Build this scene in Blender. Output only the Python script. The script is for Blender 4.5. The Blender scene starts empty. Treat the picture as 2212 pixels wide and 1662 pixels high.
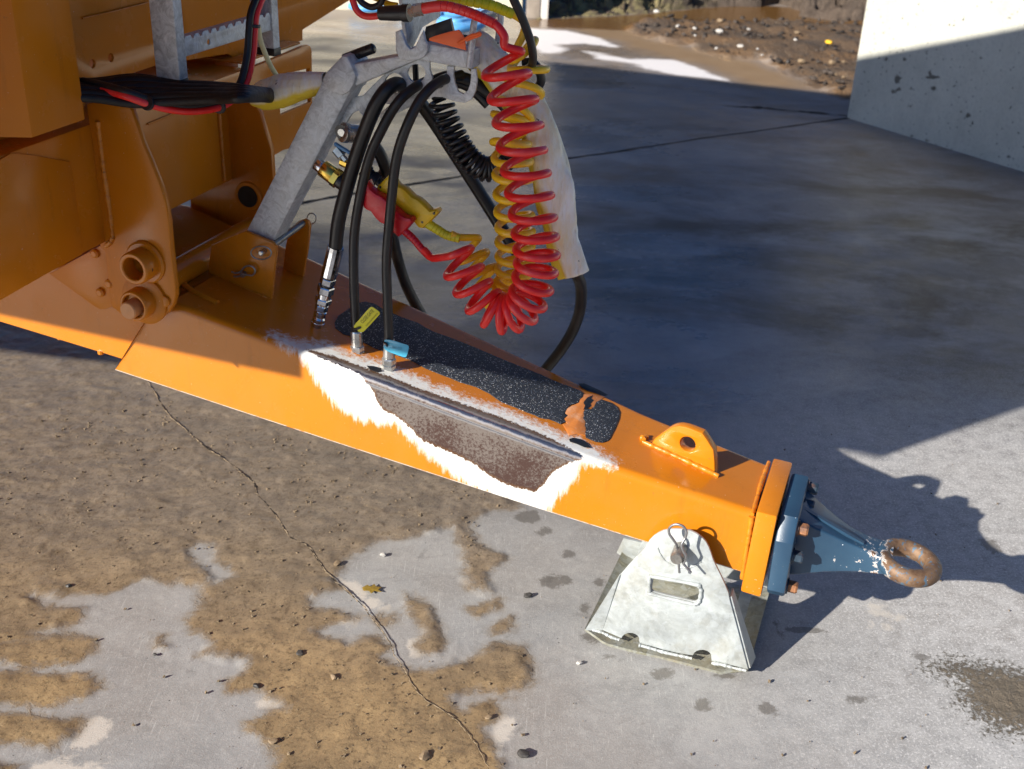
import bpy, bmesh, math, random
import numpy as np
from mathutils import Vector, Matrix
random.seed(4); np.random.seed(4)
SC = bpy.context.scene
COL = SC.collection
rad = math.radians

# ------------------------------------------------------------------ camera
CX, CY, F, H = 1106.0, 831.0, 2500.0, 1.6
_n = np.array([905.0-CX, -(5700.0-CY), -F]); _up = -_n/np.linalg.norm(_n)
_f = np.array([0, 0, -1.0]); _fy = _f-_up*(_f@_up); _fy /= np.linalg.norm(_fy)
_fx = np.cross(_fy, _up)
R = np.array([_fx, _fy, _up]); C = np.array([0, 0, H])
cd = bpy.data.cameras.new('camera'); cam = bpy.data.objects.new('camera', cd); COL.objects.link(cam)
cd.sensor_fit = 'HORIZONTAL'; cd.sensor_width = 36.0; cd.lens = F/2212*36
M4 = Matrix.Identity(4)
for i in range(3):
    for j in range(3): M4[i][j] = R[i][j]
    M4[i][3] = C[i]
cam.matrix_world = M4
cd.clip_end = 500; cd.clip_start = 0.05
cd.dof.use_dof = True; cd.dof.focus_distance = 2.15; cd.dof.aperture_fstop = 6.3
SC.camera = cam

# ------------------------------------------------------------------ light
SUN_EL, SUN_AZ = 25.5, 39.0      # azimuth the light travels towards
w = bpy.data.worlds.new('World'); SC.world = w; w.use_nodes = True
nt = w.node_tree; nt.nodes.clear()
out = nt.nodes.new('ShaderNodeOutputWorld'); bg = nt.nodes.new('ShaderNodeBackground'); sky = nt.nodes.new('ShaderNodeTexSky')
sky.sky_type = 'NISHITA'; sky.sun_disc = False; sky.sun_elevation = rad(SUN_EL)
sky.sun_rotation = math.atan2(-math.cos(rad(SUN_AZ)), -math.sin(rad(SUN_AZ)))
sky.air_density = 1.0; sky.dust_density = 1.2; sky.ozone_density = 10.0; sky.altitude = 50
bg.inputs[1].default_value = 0.058
nt.links.new(sky.outputs[0], bg.inputs[0]); nt.links.new(bg.outputs[0], out.inputs[0])
sd = bpy.data.lights.new('sun', 'SUN'); sd.energy = 5.0; sd.angle = rad(0.53); sd.color = (1.0, 0.945, 0.86)
so = bpy.data.objects.new('sun', sd); COL.objects.link(so)
SD = Vector((math.cos(rad(SUN_EL))*math.cos(rad(SUN_AZ)), math.cos(rad(SUN_EL))*math.sin(rad(SUN_AZ)), -math.sin(rad(SUN_EL))))
so.rotation_euler = SD.to_track_quat('-Z', 'Y').to_euler(); so.location = (-3, -3, 6)
SC.view_settings.view_transform = 'Standard'; SC.view_settings.look = 'None'
SC.view_settings.exposure = 0.74; SC.view_settings.gamma = 1.0; SC.view_settings.use_curve_mapping = False

# ------------------------------------------------------------------ survey helpers: sight lines met with real planes
def ray(x, y):
    d = R@np.array([x-CX, -(y-CY), -F]); return d/np.linalg.norm(d)
def onz(x, y, z=0.0):
    d = ray(x, y); return C+d*((z-H)/d[2])
def onpl(x, y, p, n):
    d = ray(x, y); return C+d*(((p-C)@n)/(d@n))
_a = onz(1335, 1398); _b = onz(1565, 1458)
U = (_b-_a)/np.linalg.norm(_b-_a); V = np.array([-U[1], U[0], 0.0]); Z = np.array([0, 0, 1.0])
P0 = _a+V*0.045+U*0.229
def W(t, v, z): return P0+U*t+V*v+Z*z
def L(X): d = np.asarray(X)-P0; return np.array([d@U, d@V, d[2]])
def pv(x, y, v): return onpl(x, y, P0+V*v, V)          # on the vertical plane at distance v across the drawbar
def pu(x, y, t): return onpl(x, y, P0+U*t, U)          # on the vertical plane at station t along the drawbar
def zt(t): return 0.370-0.17*t if t > -0.28 else (0.4176-0.23*(t+0.28) if t > -1.45 else 0.687)
def ptop(x, y, up=0.0):
    z = .5
    for i in range(25):
        P = onz(x, y, z); z = zt(L(P)[0])+up
    return P
def zb(t): return float(np.interp(-t, [0, .25, .42, 1.06, 1.37, 2.5], [.226, .264, .290, .398, .452, .62]))
def dproj(X):
    X = np.atleast_2d(X)-C; c = X@R
    return np.stack([CX-c[:, 0]/c[:, 2]*F, CY+c[:, 1]/c[:, 2]*F], 1)

# ------------------------------------------------------------------ noise + distance
_tab = np.random.rand(512, 512)
def vn(x, y, s=0):
    x = np.asarray(x)+s*17.3; y = np.asarray(y)+s*9.1
    xi = np.floor(x).astype(int); yi = np.floor(y).astype(int); fx = x-xi; fy = y-yi
    fx = fx*fx*(3-2*fx); fy = fy*fy*(3-2*fy)
    a = _tab[xi & 511, yi & 511]; b = _tab[(xi+1) & 511, yi & 511]; c = _tab[xi & 511, (yi+1) & 511]; d = _tab[(xi+1) & 511, (yi+1) & 511]
    return (a*(1-fx)+b*fx)*(1-fy)+(c*(1-fx)+d*fx)*fy-0.5
def fbm(x, y, o=4, s=0):
    r = 0; a = 1
    for i in range(o): r = r+a*vn(x*2**i, y*2**i, s+i*3); a *= .5
    return r
def sdf(px, py, poly):
    """signed distance, positive inside"""
    poly = np.asarray(poly, float); n = len(poly)
    d = np.full(px.shape, 1e9); ins = np.zeros(px.shape, bool)
    for i in range(n):
        a = poly[i]; b = poly[(i+1) % n]; e = b-a; wx = px-a[0]; wy = py-a[1]
        t = np.clip((wx*e[0]+wy*e[1])/max(e@e, 1e-12), 0, 1)
        d = np.minimum(d, (wx-e[0]*t)**2+(wy-e[1]*t)**2)
        if abs(e[1]) > 1e-12:
            c = ((a[1] > py) != (b[1] > py)) & (px < e[0]*(py-a[1])/e[1]+a[0]); ins ^= c
    d = np.sqrt(d); return np.where(ins, d, -d)

# ------------------------------------------------------------------ object helpers
ROOT = {}
def tag(o, label=None, cat=None, group=None, kind=None):
    if label: o['label'] = label
    if cat: o['category'] = cat
    if group: o['group'] = group
    if kind: o['kind'] = kind
    return o
def thing(name, label, cat, base, group=None):
    o = bpy.data.objects.new(name, None); o.empty_display_size = .05; COL.objects.link(o)
    o.location = tuple(float(q) for q in base); ROOT[o.name] = np.array(base, float)
    return tag(o, label, cat, group)
def mesh_obj(name, verts, faces, mat, parent=None, base=None, smooth=True, angle=35, label=None, mats=None):
    v = np.asarray(verts, float)
    off = ROOT[parent.name] if parent is not None else (np.array(base, float) if base is not None else np.zeros(3))
    me = bpy.data.meshes.new(name); me.from_pydata((v-off).tolist(), [], [tuple(int(i) for i in f) for f in faces]); me.update()
    return wrap(name, me, mat, parent, off, smooth, angle, label)
def wrap(name, me, mat, parent, off, smooth=True, angle=35, label=None):
    if smooth:
        me.polygons.foreach_set('use_smooth', [True]*len(me.polygons)); me.set_sharp_from_angle(angle=rad(angle))
    if mat is not None: me.materials.clear(); me.materials.append(mat)
    o = bpy.data.objects.new(name, me); COL.objects.link(o)
    if parent is not None: o.parent = parent
    else: o.location = tuple(off)
    ROOT[o.name] = np.array(off, float)
    if label: o['label'] = label
    return o
def plate_mesh(poly, n, th, bev=0.0015, holes=(), extrude_to=+1):
    """planar outline (world points) -> bevelled plate of thickness th; the outline is the face, the body goes towards +n*extrude_to"""
    poly = [np.asarray(p, float) for p in poly]; n = np.asarray(n, float); n = n/np.linalg.norm(n)
    o = poly[0]; ex = np.cross(n, Z) if abs(n[2]) < .9 else np.cross(n, U); ex /= np.linalg.norm(ex); ey = np.cross(n, ex)
    cu = bpy.data.curves.new('c', 'CURVE'); cu.dimensions = '2D'; cu.fill_mode = 'BOTH'
    for pl in [poly]+[list(h) for h in holes]:
        sp = cu.splines.new('POLY'); sp.points.add(len(pl)-1); sp.use_cyclic_u = True
        for i, p in enumerate(pl):
            d = np.asarray(p, float)-o; sp.points[i].co = (d@ex, d@ey, 0, 1)
    bev = min(bev, th*.45)
    cu.extrude = th/2-bev; cu.bevel_depth = bev; cu.bevel_resolution = 1; cu.offset = -bev
    ob = bpy.data.objects.new('c', cu); me = ob.to_mesh(); k = len(me.vertices)
    co = np.empty(k*3); me.vertices.foreach_get('co', co); co = co.reshape(-1, 3)
    wv = o+np.outer(co[:, 0], ex)+np.outer(co[:, 1], ey)+np.outer(co[:, 2]+extrude_to*th/2, n)
    fs = [tuple(p.vertices) for p in me.polygons]; ob.to_mesh_clear()
    bpy.data.objects.remove(ob); bpy.data.curves.remove(cu)
    return wv, fs
def plate(name, poly, n, th, mat, parent=None, base=None, bev=0.0015, holes=(), to=+1, label=None, angle=30):
    v, f = plate_mesh(poly, n, th, bev, holes, to)
    bm = bmesh.new(); vs = [bm.verts.new(p) for p in v]
    for q in f:
        try: bm.faces.new([vs[i] for i in q])
        except ValueError: pass
    bmesh.ops.remove_doubles(bm, verts=bm.verts, dist=1e-6)
    bmesh.ops.recalc_face_normals(bm, faces=bm.faces)
    off = ROOT[parent.name] if parent is not None else (np.array(base, float) if base is not None else np.zeros(3))
    for q in bm.verts: q.co -= Vector(off)
    me = bpy.data.meshes.new(name); bm.to_mesh(me); bm.free()
    return wrap(name, me, mat, parent, off, True, angle, label)
def crom(pts, n=8):
    P = [np.asarray(p, float) for p in pts]
    if len(P) < 3: return np.array([P[0]+(P[1]-P[0])*i/n for i in range(n+1)])
    Q = [2*P[0]-P[1]]+P+[2*P[-1]-P[-2]]; o = []
    for i in range(1, len(Q)-2):
        p0, p1, p2, p3 = Q[i-1:i+3]
        for k in range(n):
            t = k/n; o.append(.5*((2*p1)+(-p0+p2)*t+(2*p0-5*p1+4*p2-p3)*t*t+(-p0+3*p1-3*p2+p3)*t**3))
    o.append(Q[-2]); return np.array(o)
def frames(P, ref=None):
    T = np.gradient(P, axis=0); T /= np.linalg.norm(T, axis=1)[:, None]+1e-12
    n = np.asarray(ref if ref is not None else (V if abs(T[0]@V) < .9 else Z), float)
    N = []; B = []
    for t in T:
        n = n-t*(n@t); n /= np.linalg.norm(n); N.append(n); B.append(np.cross(t, n))
    return T, np.array(N), np.array(B)
def sweep(P, r, seg=12, closed=False, cap=True, ref=None, r2=None, prof=None):
    """tube along P; r scalar or per point; r2 = second half axis for flattened tubes"""
    P = np.asarray(P, float); n = len(P); r = np.broadcast_to(np.asarray(r, float), (n,)); rb = r if r2 is None else np.broadcast_to(np.asarray(r2, float), (n,))
    T, N, B = frames(P, ref)
    if closed:
        T = np.roll(P, -1, 0)-np.roll(P, 1, 0); T /= np.linalg.norm(T, axis=1)[:, None]
        rf = np.asarray(ref if ref is not None else Z, float)
        N = rf-T*(T@rf)[:, None]; N /= np.linalg.norm(N, axis=1)[:, None]; B = np.cross(T, N)
    a = np.arange(seg)/seg*2*math.pi
    vs = (P[:, None, :]+(r[:, None]*np.cos(a)[None])[:, :, None]*N[:, None, :]+(rb[:, None]*np.sin(a)[None])[:, :, None]*B[:, None, :]).reshape(-1, 3)
    fs = []
    m = n if closed else n-1
    for i in range(m):
        j = (i+1) % n
        for k in range(seg):
            l = (k+1) % seg; fs.append((i*seg+k, i*seg+l, j*seg+l, j*seg+k))
    if cap and not closed:
        fs.append(tuple(range(seg))[::-1]); fs.append(tuple((n-1)*seg+k for k in range(seg)))
    return vs, fs
def join(*ms):
    vs = []; fs = []; o = 0
    for v, f in ms:
        vs.append(np.asarray(v)); fs += [tuple(i+o for i in q) for q in f]; o += len(v)
    return np.concatenate(vs), fs
def tube(name, pts, r, mat, parent=None, base=None, n=8, seg=12, label=None, smooth_path=True, ref=None, r2=None, closed=False, angle=50):
    P = crom(pts, n) if smooth_path else np.asarray(pts, float)
    v, f = sweep(P, r, seg, closed, ref=ref, r2=r2)
    return mesh_obj(name, v, f, mat, parent, base if base is not None else (None if parent is not None else P[0]), True, angle, label)
def lathe(a, b, prof, seg=20):
    """profile [(s, r)] s in metres from a towards b; seg or per item (s, r, hex)"""
    a = np.asarray(a, float); b = np.asarray(b, float); d = (b-a)/np.linalg.norm(b-a)
    P = np.array([a+d*s for s, r in prof]); r = np.array([q[1] for q in prof])
    n = V-d*(V@d) if abs(d@V) < .9 else Z-d*(Z@d); n /= np.linalg.norm(n); m = np.cross(d, n)
    an = np.arange(seg)/seg*2*math.pi+.26
    vs = (P[:, None, :]+r[:, None, None]*(np.cos(an)[None, :, None]*n+np.sin(an)[None, :, None]*m)).reshape(-1, 3)
    fs = []
    for i in range(len(P)-1):
        for k in range(seg):
            l = (k+1) % seg; fs.append((i*seg+k, i*seg+l, (i+1)*seg+l, (i+1)*seg+k))
    fs.append(tuple(range(seg))[::-1]); fs.append(tuple((len(P)-1)*seg+k for k in range(seg)))
    return vs, fs
def boxm(c, hx, hy, hz, ex=U, ey=V, ez=Z, bev=0.0):
    bm = bmesh.new(); bmesh.ops.create_cube(bm, size=2)
    for q in bm.verts: q.co = Vector((q.co.x*hx, q.co.y*hy, q.co.z*hz))
    if bev: bmesh.ops.bevel(bm, geom=list(bm.edges), offset=bev, segments=2, affect='EDGES', profile=.6)
    v = np.array([np.asarray(c, float)+ex*q.co.x+ey*q.co.y+ez*q.co.z for q in bm.verts]); f = [tuple(x.index for x in p.verts) for p in bm.faces]
    bm.free(); return v, f
def add(name, vf, mat, parent=None, base=None, label=None, angle=35, smooth=True):
    return mesh_obj(name, vf[0], vf[1], mat, parent, base, smooth, angle, label)
def hull(name, pts, mat, parent, bev=.004, label=None, base=None):
    bm = bmesh.new(); off = ROOT[parent.name] if parent is not None else np.asarray(base)
    for p in pts: bm.verts.new(np.asarray(p)-off)
    r = bmesh.ops.convex_hull(bm, input=bm.verts)
    bmesh.ops.dissolve_limit(bm, angle_limit=rad(2), verts=bm.verts, edges=bm.edges)
    if bev: bmesh.ops.bevel(bm, geom=list(bm.edges), offset=bev, segments=2, affect='EDGES', profile=.6)
    me = bpy.data.meshes.new(name); bm.to_mesh(me); bm.free()
    return wrap(name, me, mat, parent, off, True, 35, label)
def slab(name, q, th, mat, parent, label=None):
    q = [np.asarray(x, float) for x in q]; nn = np.cross(q[1]-q[0], q[2]-q[0]); nn /= np.linalg.norm(nn); m = len(q)
    vs = q+[x+nn*th for x in q]; fs = [tuple(range(m))[::-1], tuple(range(m, 2*m))]+[(i, (i+1) % m, (i+1) % m+m, i+m) for i in range(m)]
    return mesh_obj(name, np.array(vs), fs, mat, parent, None, True, 30, label)
def circ(c, r, ex, ey, n=24): return [np.asarray(c)+r*(math.cos(a)*ex+math.sin(a)*ey) for a in np.arange(n)/n*2*math.pi]
def setattr_f(me, name, arr):
    a = me.attributes.new(name, 'FLOAT', 'POINT'); a.data.foreach_set('value', np.asarray(arr, np.float32))

# ------------------------------------------------------------------ materials
class NT:
    def __init__(s, name):
        s.m = bpy.data.materials.new(name); s.m.use_nodes = True; s.t = s.m.node_tree; s.t.nodes.clear()
        s.o = s.n('ShaderNodeOutputMaterial'); s.b = s.n('ShaderNodeBsdfPrincipled'); s.l(s.b.outputs[0], s.o.inputs[0])
        s.co = s.n('ShaderNodeTexCoord').outputs['Object']
    def n(s, k, **kw):
        q = s.t.nodes.new(k)
        for a, b in kw.items(): setattr(q, a, b)
        return q
    def l(s, a, b): s.t.links.new(a, b)
    def set(s, sock, val):
        i = s.b.inputs[sock]
        if hasattr(val, 'node'): s.l(val, i)
        else: i.default_value = val
    def map(s, sc=(1, 1, 1), rot=(0, 0, 0)):
        q = s.n('ShaderNodeMapping'); q.inputs['Scale'].default_value = sc; q.inputs['Rotation'].default_value = rot; s.l(s.co, q.inputs[0]); return q.outputs[0]
    def noise(s, scale, detail=5, rough=.6, vec=None, dist=0.0, out=0):
        q = s.n('ShaderNodeTexNoise'); q.inputs['Scale'].default_value = scale; q.inputs['Detail'].default_value = detail
        q.inputs['Roughness'].default_value = rough; q.inputs['Distortion'].default_value = dist; s.l(vec or s.co, q.inputs['Vector']); return q.outputs[out]
    def voro(s, scale, feature='F1', out=0, vec=None, rnd=1.0):
        q = s.n('ShaderNodeTexVoronoi', feature=feature); q.inputs['Scale'].default_value = scale; q.inputs['Randomness'].default_value = rnd
        s.l(vec or s.co, q.inputs['Vector']); return q.outputs[out]
    def ramp(s, fac, *st, interp='LINEAR'):
        q = s.n('ShaderNodeValToRGB'); q.color_ramp.interpolation = interp; e = q.color_ramp.elements
        while len(e) < len(st): e.new(.5)
        for k, (p, c) in enumerate(st):
            e[k].position = p; e[k].color = (c, c, c, 1) if not isinstance(c, tuple) else (*c, 1)
        s.l(fac, q.inputs[0]); return q.outputs[0]
    def mr(s, v, a, b, c=0.0, d=1.0):
        q = s.n('ShaderNodeMapRange'); q.inputs[1].default_value = a; q.inputs[2].default_value = b; q.inputs[3].default_value = c; q.inputs[4].default_value = d
        s.l(v, q.inputs[0]); return q.outputs[0]
    def math(s, op, a, b=0.0):
        q = s.n('ShaderNodeMath', operation=op)
        for i, x in enumerate((a, b)):
            if hasattr(x, 'node'): s.l(x, q.inputs[i])
            else: q.inputs[i].default_value = x
        return q.outputs[0]
    def mix(s, f, a, b, mode='MIX'):
        q = s.n('ShaderNodeMix', data_type='RGBA', blend_type=mode)
        for k, x in ((0, f), (6, a), (7, b)):
            if hasattr(x, 'node'): s.l(x, q.inputs[k])
            else: q.inputs[k].default_value = (*x, 1) if isinstance(x, tuple) else x
        return q.outputs[2]
    def bump(s, h, st=.3, dist=.002, prev=None):
        q = s.n('ShaderNodeBump'); q.inputs['Strength'].default_value = st; q.inputs['Distance'].default_value = dist; s.l(h, q.inputs['Height'])
        if prev is not None: s.l(prev, q.inputs['Normal'])
        return q.outputs[0]
    def attr(s, name): q = s.n('ShaderNodeAttribute', attribute_name=name); return q.outputs['Fac']
def simple(name, col, rough=.5, metal=0.0, var=.15, sc=30, bump=.1, bsc=120, bd=.001, coat=0.0, dirt=None):
    m = NT(name); n1 = m.noise(sc, 6)
    c = m.mix(m.mr(n1, .3, .7), tuple(x*(1-var) for x in col), tuple(min(1, x*(1+var)) for x in col))
    if dirt: c = m.mix(m.mr(m.noise(sc*.35, 7, .7), .5, .75, 0, dirt[1]), c, dirt[0])
    m.set('Base Color', c); m.set('Metallic', metal); m.set('Roughness', m.mr(m.noise(sc*1.7, 4), .3, .7, max(.03, rough-.08), rough+.1)); m.set('Coat Weight', coat)
    if bump: m.set('Normal', m.bump(m.noise(bsc, 4), bump, bd))
    return m.m

ORANGE = (.60, .190, .006)
def orange_paint(name, worn=False):
    m = NT(name)
    big = m.noise(2.5, 3)
    base = m.mix(m.mr(big, .3, .7), tuple(x*.93 for x in ORANGE), tuple(min(1, x*1.05) for x in ORANGE))
    # chips and specks down to pale primer
    sp = m.noise(260, 3, .5); chips = m.mr(sp, .735, .75)
    base = m.mix(chips, base, (.8, .6, .38))
    dust = m.mr(m.noise(9, 8, .7), .45, .8, 0, .12); base = m.mix(dust, base, (.42, .26, .12)); base = m.mix(m.mr(m.noise(1, 7, .75, vec=m.map((30, 30, 5))), .55, .75, 0, .35), base, (.26, .085, .012)); base = m.mix(m.mr(m.noise(60, 6, .8), .66, .70, 0, .55), base, (.16, .09, .04))
    rough = m.mr(m.noise(14, 5), .3, .7, .17, .30)
    nrm = m.bump(m.noise(55, 2), .12, .0008)
    if not worn:
        m.set('Base Color', base); m.set('Roughness', rough); m.set('Normal', nrm); m.set('Specular IOR Level', .32); m.set('Coat Weight', .05); m.set('Coat Roughness', .12); return m.m
    # worn drawbar: primer and bare steel laid bare by rubbing hoses; the outlines are baked as distances (in metres)
    streak = m.noise(1.0, 6, .75, vec=m.map((95, 95, 13)))
    fine = m.noise(210, 4, .7)
    sw = m.attr('wear_white'); ss = m.attr('wear_steel'); rd = m.attr('ridge')
    jag = m.math('ADD', m.math('MULTIPLY', m.math('SUBTRACT', streak, .5), .062), m.math('MULTIPLY', m.math('SUBTRACT', fine, .5), .009))
    jags = m.math('ADD', m.math('MULTIPLY', m.math('SUBTRACT', m.noise(1.0, 6, .7, vec=m.map((160, 160, 28))), .5), .014), m.math('MULTIPLY', m.math('SUBTRACT', fine, .5), .010))
    fw = m.mr(m.math('ADD', sw, jag), -.0120, .0050)
    fs = m.mr(m.math('ADD', ss, jags), -.0008, .0008)
    halo = m.mr(m.math('ADD', sw, jag), -.022, .0, 0, .35)
    c = m.mix(halo, base, (.66, .20, .012))
    c = m.mix(fw, c, m.mix(m.mr(m.noise(1, 6, .8, vec=m.map((70, 70, 9))), .45, .75, 0, .6), (.80, .81, .78), (.72, .60, .42)))
    rust = m.noise(190, 8, .8); rb = m.noise(9, 4)
    steel = m.mix(m.mr(m.math('ADD', m.math('ADD', rust, m.mr(rd, 0, .10, .10, -.06)), m.math('MULTIPLY', m.math('SUBTRACT', rb, .5), .55)), .46, .58), (.070, .036, .028), (.185, .155, .135))
    rim = m.math('MULTIPLY', m.mr(m.math('ADD', ss, jags), .0, .0055, 1, 0), fs)
    steel = m.mix(rim, steel, (.16, .07, .02))
    c = m.mix(fs, c, steel)
    pol = m.math('MULTIPLY', m.mr(m.math('ADD', rd, m.math('MULTIPLY', m.math('SUBTRACT', m.noise(60, 4), .5), .006)), .0015, .0055, 1, 0), fs)
    c = m.mix(pol, c, (.40, .40, .42))
    # bottom arris chipped white
    be = m.attr('bottom'); ch = m.math('MULTIPLY', m.mr(be, .0045, .0025), m.mr(m.noise(30, 6, .8), .40, .5)); c = m.mix(ch, c, (.85, .84, .8))
    m.set('Base Color', c)
    m.set('Metallic', m.math('MAXIMUM', m.math('MULTIPLY', fs, .35), m.math('MULTIPLY', pol, .95)))
    r1 = m.n('ShaderNodeMix', data_type='FLOAT'); m.l(fs, r1.inputs[0]); m.l(rough, r1.inputs[2]); r1.inputs[3].default_value = .62
    r2 = m.n('ShaderNodeMix', data_type='FLOAT'); m.l(pol, r2.inputs[0]); m.l(r1.outputs[0], r2.inputs[2]); r2.inputs[3].default_value = .24
    m.set('Roughness', r2.outputs[0])
    h = m.math('MULTIPLY', m.math('ADD', fw, fs), -.5)
    nb = m.bump(m.noise(55, 2), .12, .0008); m.set('Normal', m.bump(h, .6, .0012, nb))
    return m.m
M = {}
M['orange'] = orange_paint('orange_paint'); M['worn'] = orange_paint('worn_orange_paint', True)
M['weld'] = simple('orange_weld', (.60, .20, .010), .3, bump=.6, bsc=90, bd=.003)
def galv(name, base=(.50, .52, .52), stain=.35, nsc=34, lo=.60, hi=1.30, ds=2.2):
    m = NT(name); v = m.voro(70, out=1); bw = m.n('ShaderNodeRGBToBW'); m.l(v, bw.inputs[0])
    sp = m.noise(nsc, 8, .72, dist=ds)
    c = m.mix(m.mr(sp, .36, .64), tuple(x*lo for x in base), tuple(min(1, x*hi) for x in base))
    c = m.mix(m.mr(bw.outputs[0], .2, .8, 0, .25), c, (.60, .65, .68))
    c = m.mix(m.mr(m.noise(90, 6, .8), .60, .68, 0, .5), c, tuple(x*.45 for x in base))
    c = m.mix(m.mr(m.noise(9, 8, .75), .50, .70, 0, stain), c, (.30, .25, .15))
    m.set('Base Color', c); m.set('Metallic', .25); m.set('Roughness', m.mr(sp, .36, .64, .34, .6)); m.set('Normal', m.bump(m.noise(60, 7, .75, dist=1.0), .5, .0016)); return m.m
M['galv'] = galv('galvanised_steel', (.60, .62, .62), .12); M['galvs'] = galv('galvanised_stand', (.41, .435, .42), .40, 15, .76, 1.20, .8); M['galvd'] = galv('stained_galvanised_floor', (.27, .26, .19), .9)
def bluep():
    m = NT('chipped_blue_paint'); n = m.noise(45, 8, .75); c = m.mix(m.mr(m.noise(6, 4), .3, .7), (.018, .048, .092), (.034, .080, .130))
    k = m.attr('chip'); nn = m.math('ADD', n, k)
    e = m.mr(nn, .70, .715); r = m.mr(nn, .735, .75)
    c = m.mix(e, c, (.75, .70, .66)); c = m.mix(r, c, m.mix(m.mr(m.noise(120, 5), .35, .65), (.12, .055, .025), (.30, .16, .07)))
    c = m.mix(m.mr(m.noise(230, 2), .76, .77), c, (.7, .75, .8))
    m.set('Base Color', c); m.set('Roughness', m.mr(r, 0, 1, .33, .6)); m.set('Metallic', m.math('MULTIPLY', r, .4)); m.set('Normal', m.bump(m.math('MULTIPLY', nn, -1), .25, .001)); return m.m
M['blue'] = bluep()
def rustring():
    m = NT('rusty_ring_steel'); n = m.noise(38, 8, .75)
    c = m.mix(m.mr(n, .35, .62), (.10, .050, .026), (.25, .155, .09)); c = m.mix(m.mr(m.noise(90, 5), .56, .62), c, (.09, .15, .21)); c = m.mix(m.mr(m.noise(110, 5, .6), .69, .7), c, (.7, .62, .55))
    pt = m.mr(m.math('ADD', m.attr('paint'), m.math('MULTIPLY', m.math('SUBTRACT', n, .5), 1.1)), .0, .03); ed = m.mr(m.math('ADD', m.attr('paint'), m.math('MULTIPLY', m.math('SUBTRACT', n, .5), 1.1)), -.06, -.03)
    c = m.mix(ed, c, (.62, .56, .50)); c = m.mix(pt, c, (.035, .085, .14))
    m.set('Base Color', c); m.set('Metallic', .25); m.set('Roughness', m.mr(n, .3, .7, .42, .72)); m.set('Normal', m.bump(n, .4, .002)); return m.m
M['ring'] = rustring()
M['rubber'] = simple('black_rubber', (.012, .012, .013), .38, var=.3, bump=.15, bsc=400, bd=.0004, dirt=((.06, .05, .045), .25))
M['blackp'] = simple('black_plastic', (.016, .016, .018), .32)
M['red'] = simple('red_coil_plastic', (.86, .018, .016), .34, var=.08, bump=.05, coat=.1, dirt=((.80, .16, .15), .6))
M['redh'] = simple('red_handle_plastic', (.60, .008, .018), .32, var=.08)
M['yellow'] = simple('yellow_coil_plastic', (.95, .56, .012), .34, var=.08, bump=.03, dirt=((.85, .62, .25), .4))
M['yellowh'] = simple('yellow_handle_plastic', (.80, .50, .008), .33, var=.08)
M['yboot'] = simple('yellow_green_boot', (.66, .58, .01), .4)
M['chrome'] = simple('chromed_steel', (.62, .63, .66), .14, 1.0, var=.2, sc=60, bump=.1, bsc=150, dirt=((.03, .03, .03), .9))
M['zinc'] = simple('zinc_plated_steel', (.50, .51, .50), .28, .9, var=.2, sc=50)
M['brass'] = simple('brass', (.72, .48, .10), .2, 1.0, var=.12)
M['rustm'] = simple('rusty_bolt', (.30, .13, .055), .55, .3, var=.45, sc=80, bump=.5, bsc=120, dirt=((.03, .06, .09), .9))
M['darkbolt'] = simple('dark_painted_bolt', (.028, .05, .075), .4, .2, var=.3, sc=80, dirt=((.32, .14, .06), .8))
M['pinsteel'] = simple('grey_pin_steel', (.26, .25, .23), .4, .7, var=.25, sc=90, dirt=((.16, .08, .03), .6))
M['pinpaint'] = simple('painted_pin', (.62, .27, .09), .4, var=.15)
M['tagy'] = simple('yellow_tag', (.74, .66, .02), .38, var=.06); M['tagb'] = simple('blue_tag', (.06, .40, .58), .3, var=.15, coat=.3); M['tago'] = simple('orange_tag', (.95, .16, .03), .4, var=.03)
M['ink'] = simple('black_print', (.10, .10, .01), .6, bump=0); M['inkb'] = simple('blue_print', (.03, .20, .30), .6, bump=0)
M['hole'] = simple('dark_inside', (.02, .010, .004), .8, bump=0)
def sleeve_mat():
    m = NT('faded_yellow_sleeve'); f = m.attr('face'); n = m.noise(9, 6, .7)
    k = m.mr(m.math('ADD', f, m.math('MULTIPLY', m.math('SUBTRACT', n, .5), .9)), -.22, .10)
    white = m.mix(m.mr(m.noise(1, 6, .7, vec=m.map((26, 26, 9))), .38, .72), (.90, .90, .87), (.84, .70, .38))
    c = m.mix(k, (.82, .60, .04), white)
    c = m.mix(m.mr(m.noise(60, 4), .68, .72), c, (.15, .14, .1)); c = m.mix(m.mr(m.noise(1, 7, .75, vec=m.map((60, 60, 10))), .56, .70, 0, .5), c, (.42, .30, .10))
    m.set('Base Color', c); m.set('Roughness', .55); m.set('Normal', m.bump(m.noise(1, 5, .6, vec=m.map((30, 30, 8))), .8, .008)); return m.m
M['sleeve'] = sleeve_mat()
def mat_grit():
    m = NT('black_grit_mat'); d = m.voro(620, out=1); bw = m.n('ShaderNodeSeparateColor'); m.l(d, bw.inputs[0])
    fl = m.mr(bw.outputs[0], .93, .945); glint = m.mix(bw.outputs[1], (.55, .62, .75), (.75, .72, .62))  # pale cells put the sparkle of the grit into the colour
    c = m.mix(m.noise(200, 3), (.008, .011, .018), (.035, .042, .055)); c = m.mix(m.math('MULTIPLY', fl, m.mr(bw.outputs[2], 0, 1, .25, 1)), c, glint)
    m.set('Base Color', c); m.set('Roughness', m.mr(fl, 0, 1, .62, .25)); m.set('Normal', m.bump(m.voro(620), .8, .0012)); return m.m
M['grit'] = mat_grit()
M['smear'] = simple('black_adhesive', (.012, .013, .016), .5, var=.2)
M['bare'] = simple('glue_scraped_paint', (.66, .22, .045), .5, var=.12, sc=60, dirt=((.8, .62, .45), .6))

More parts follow.
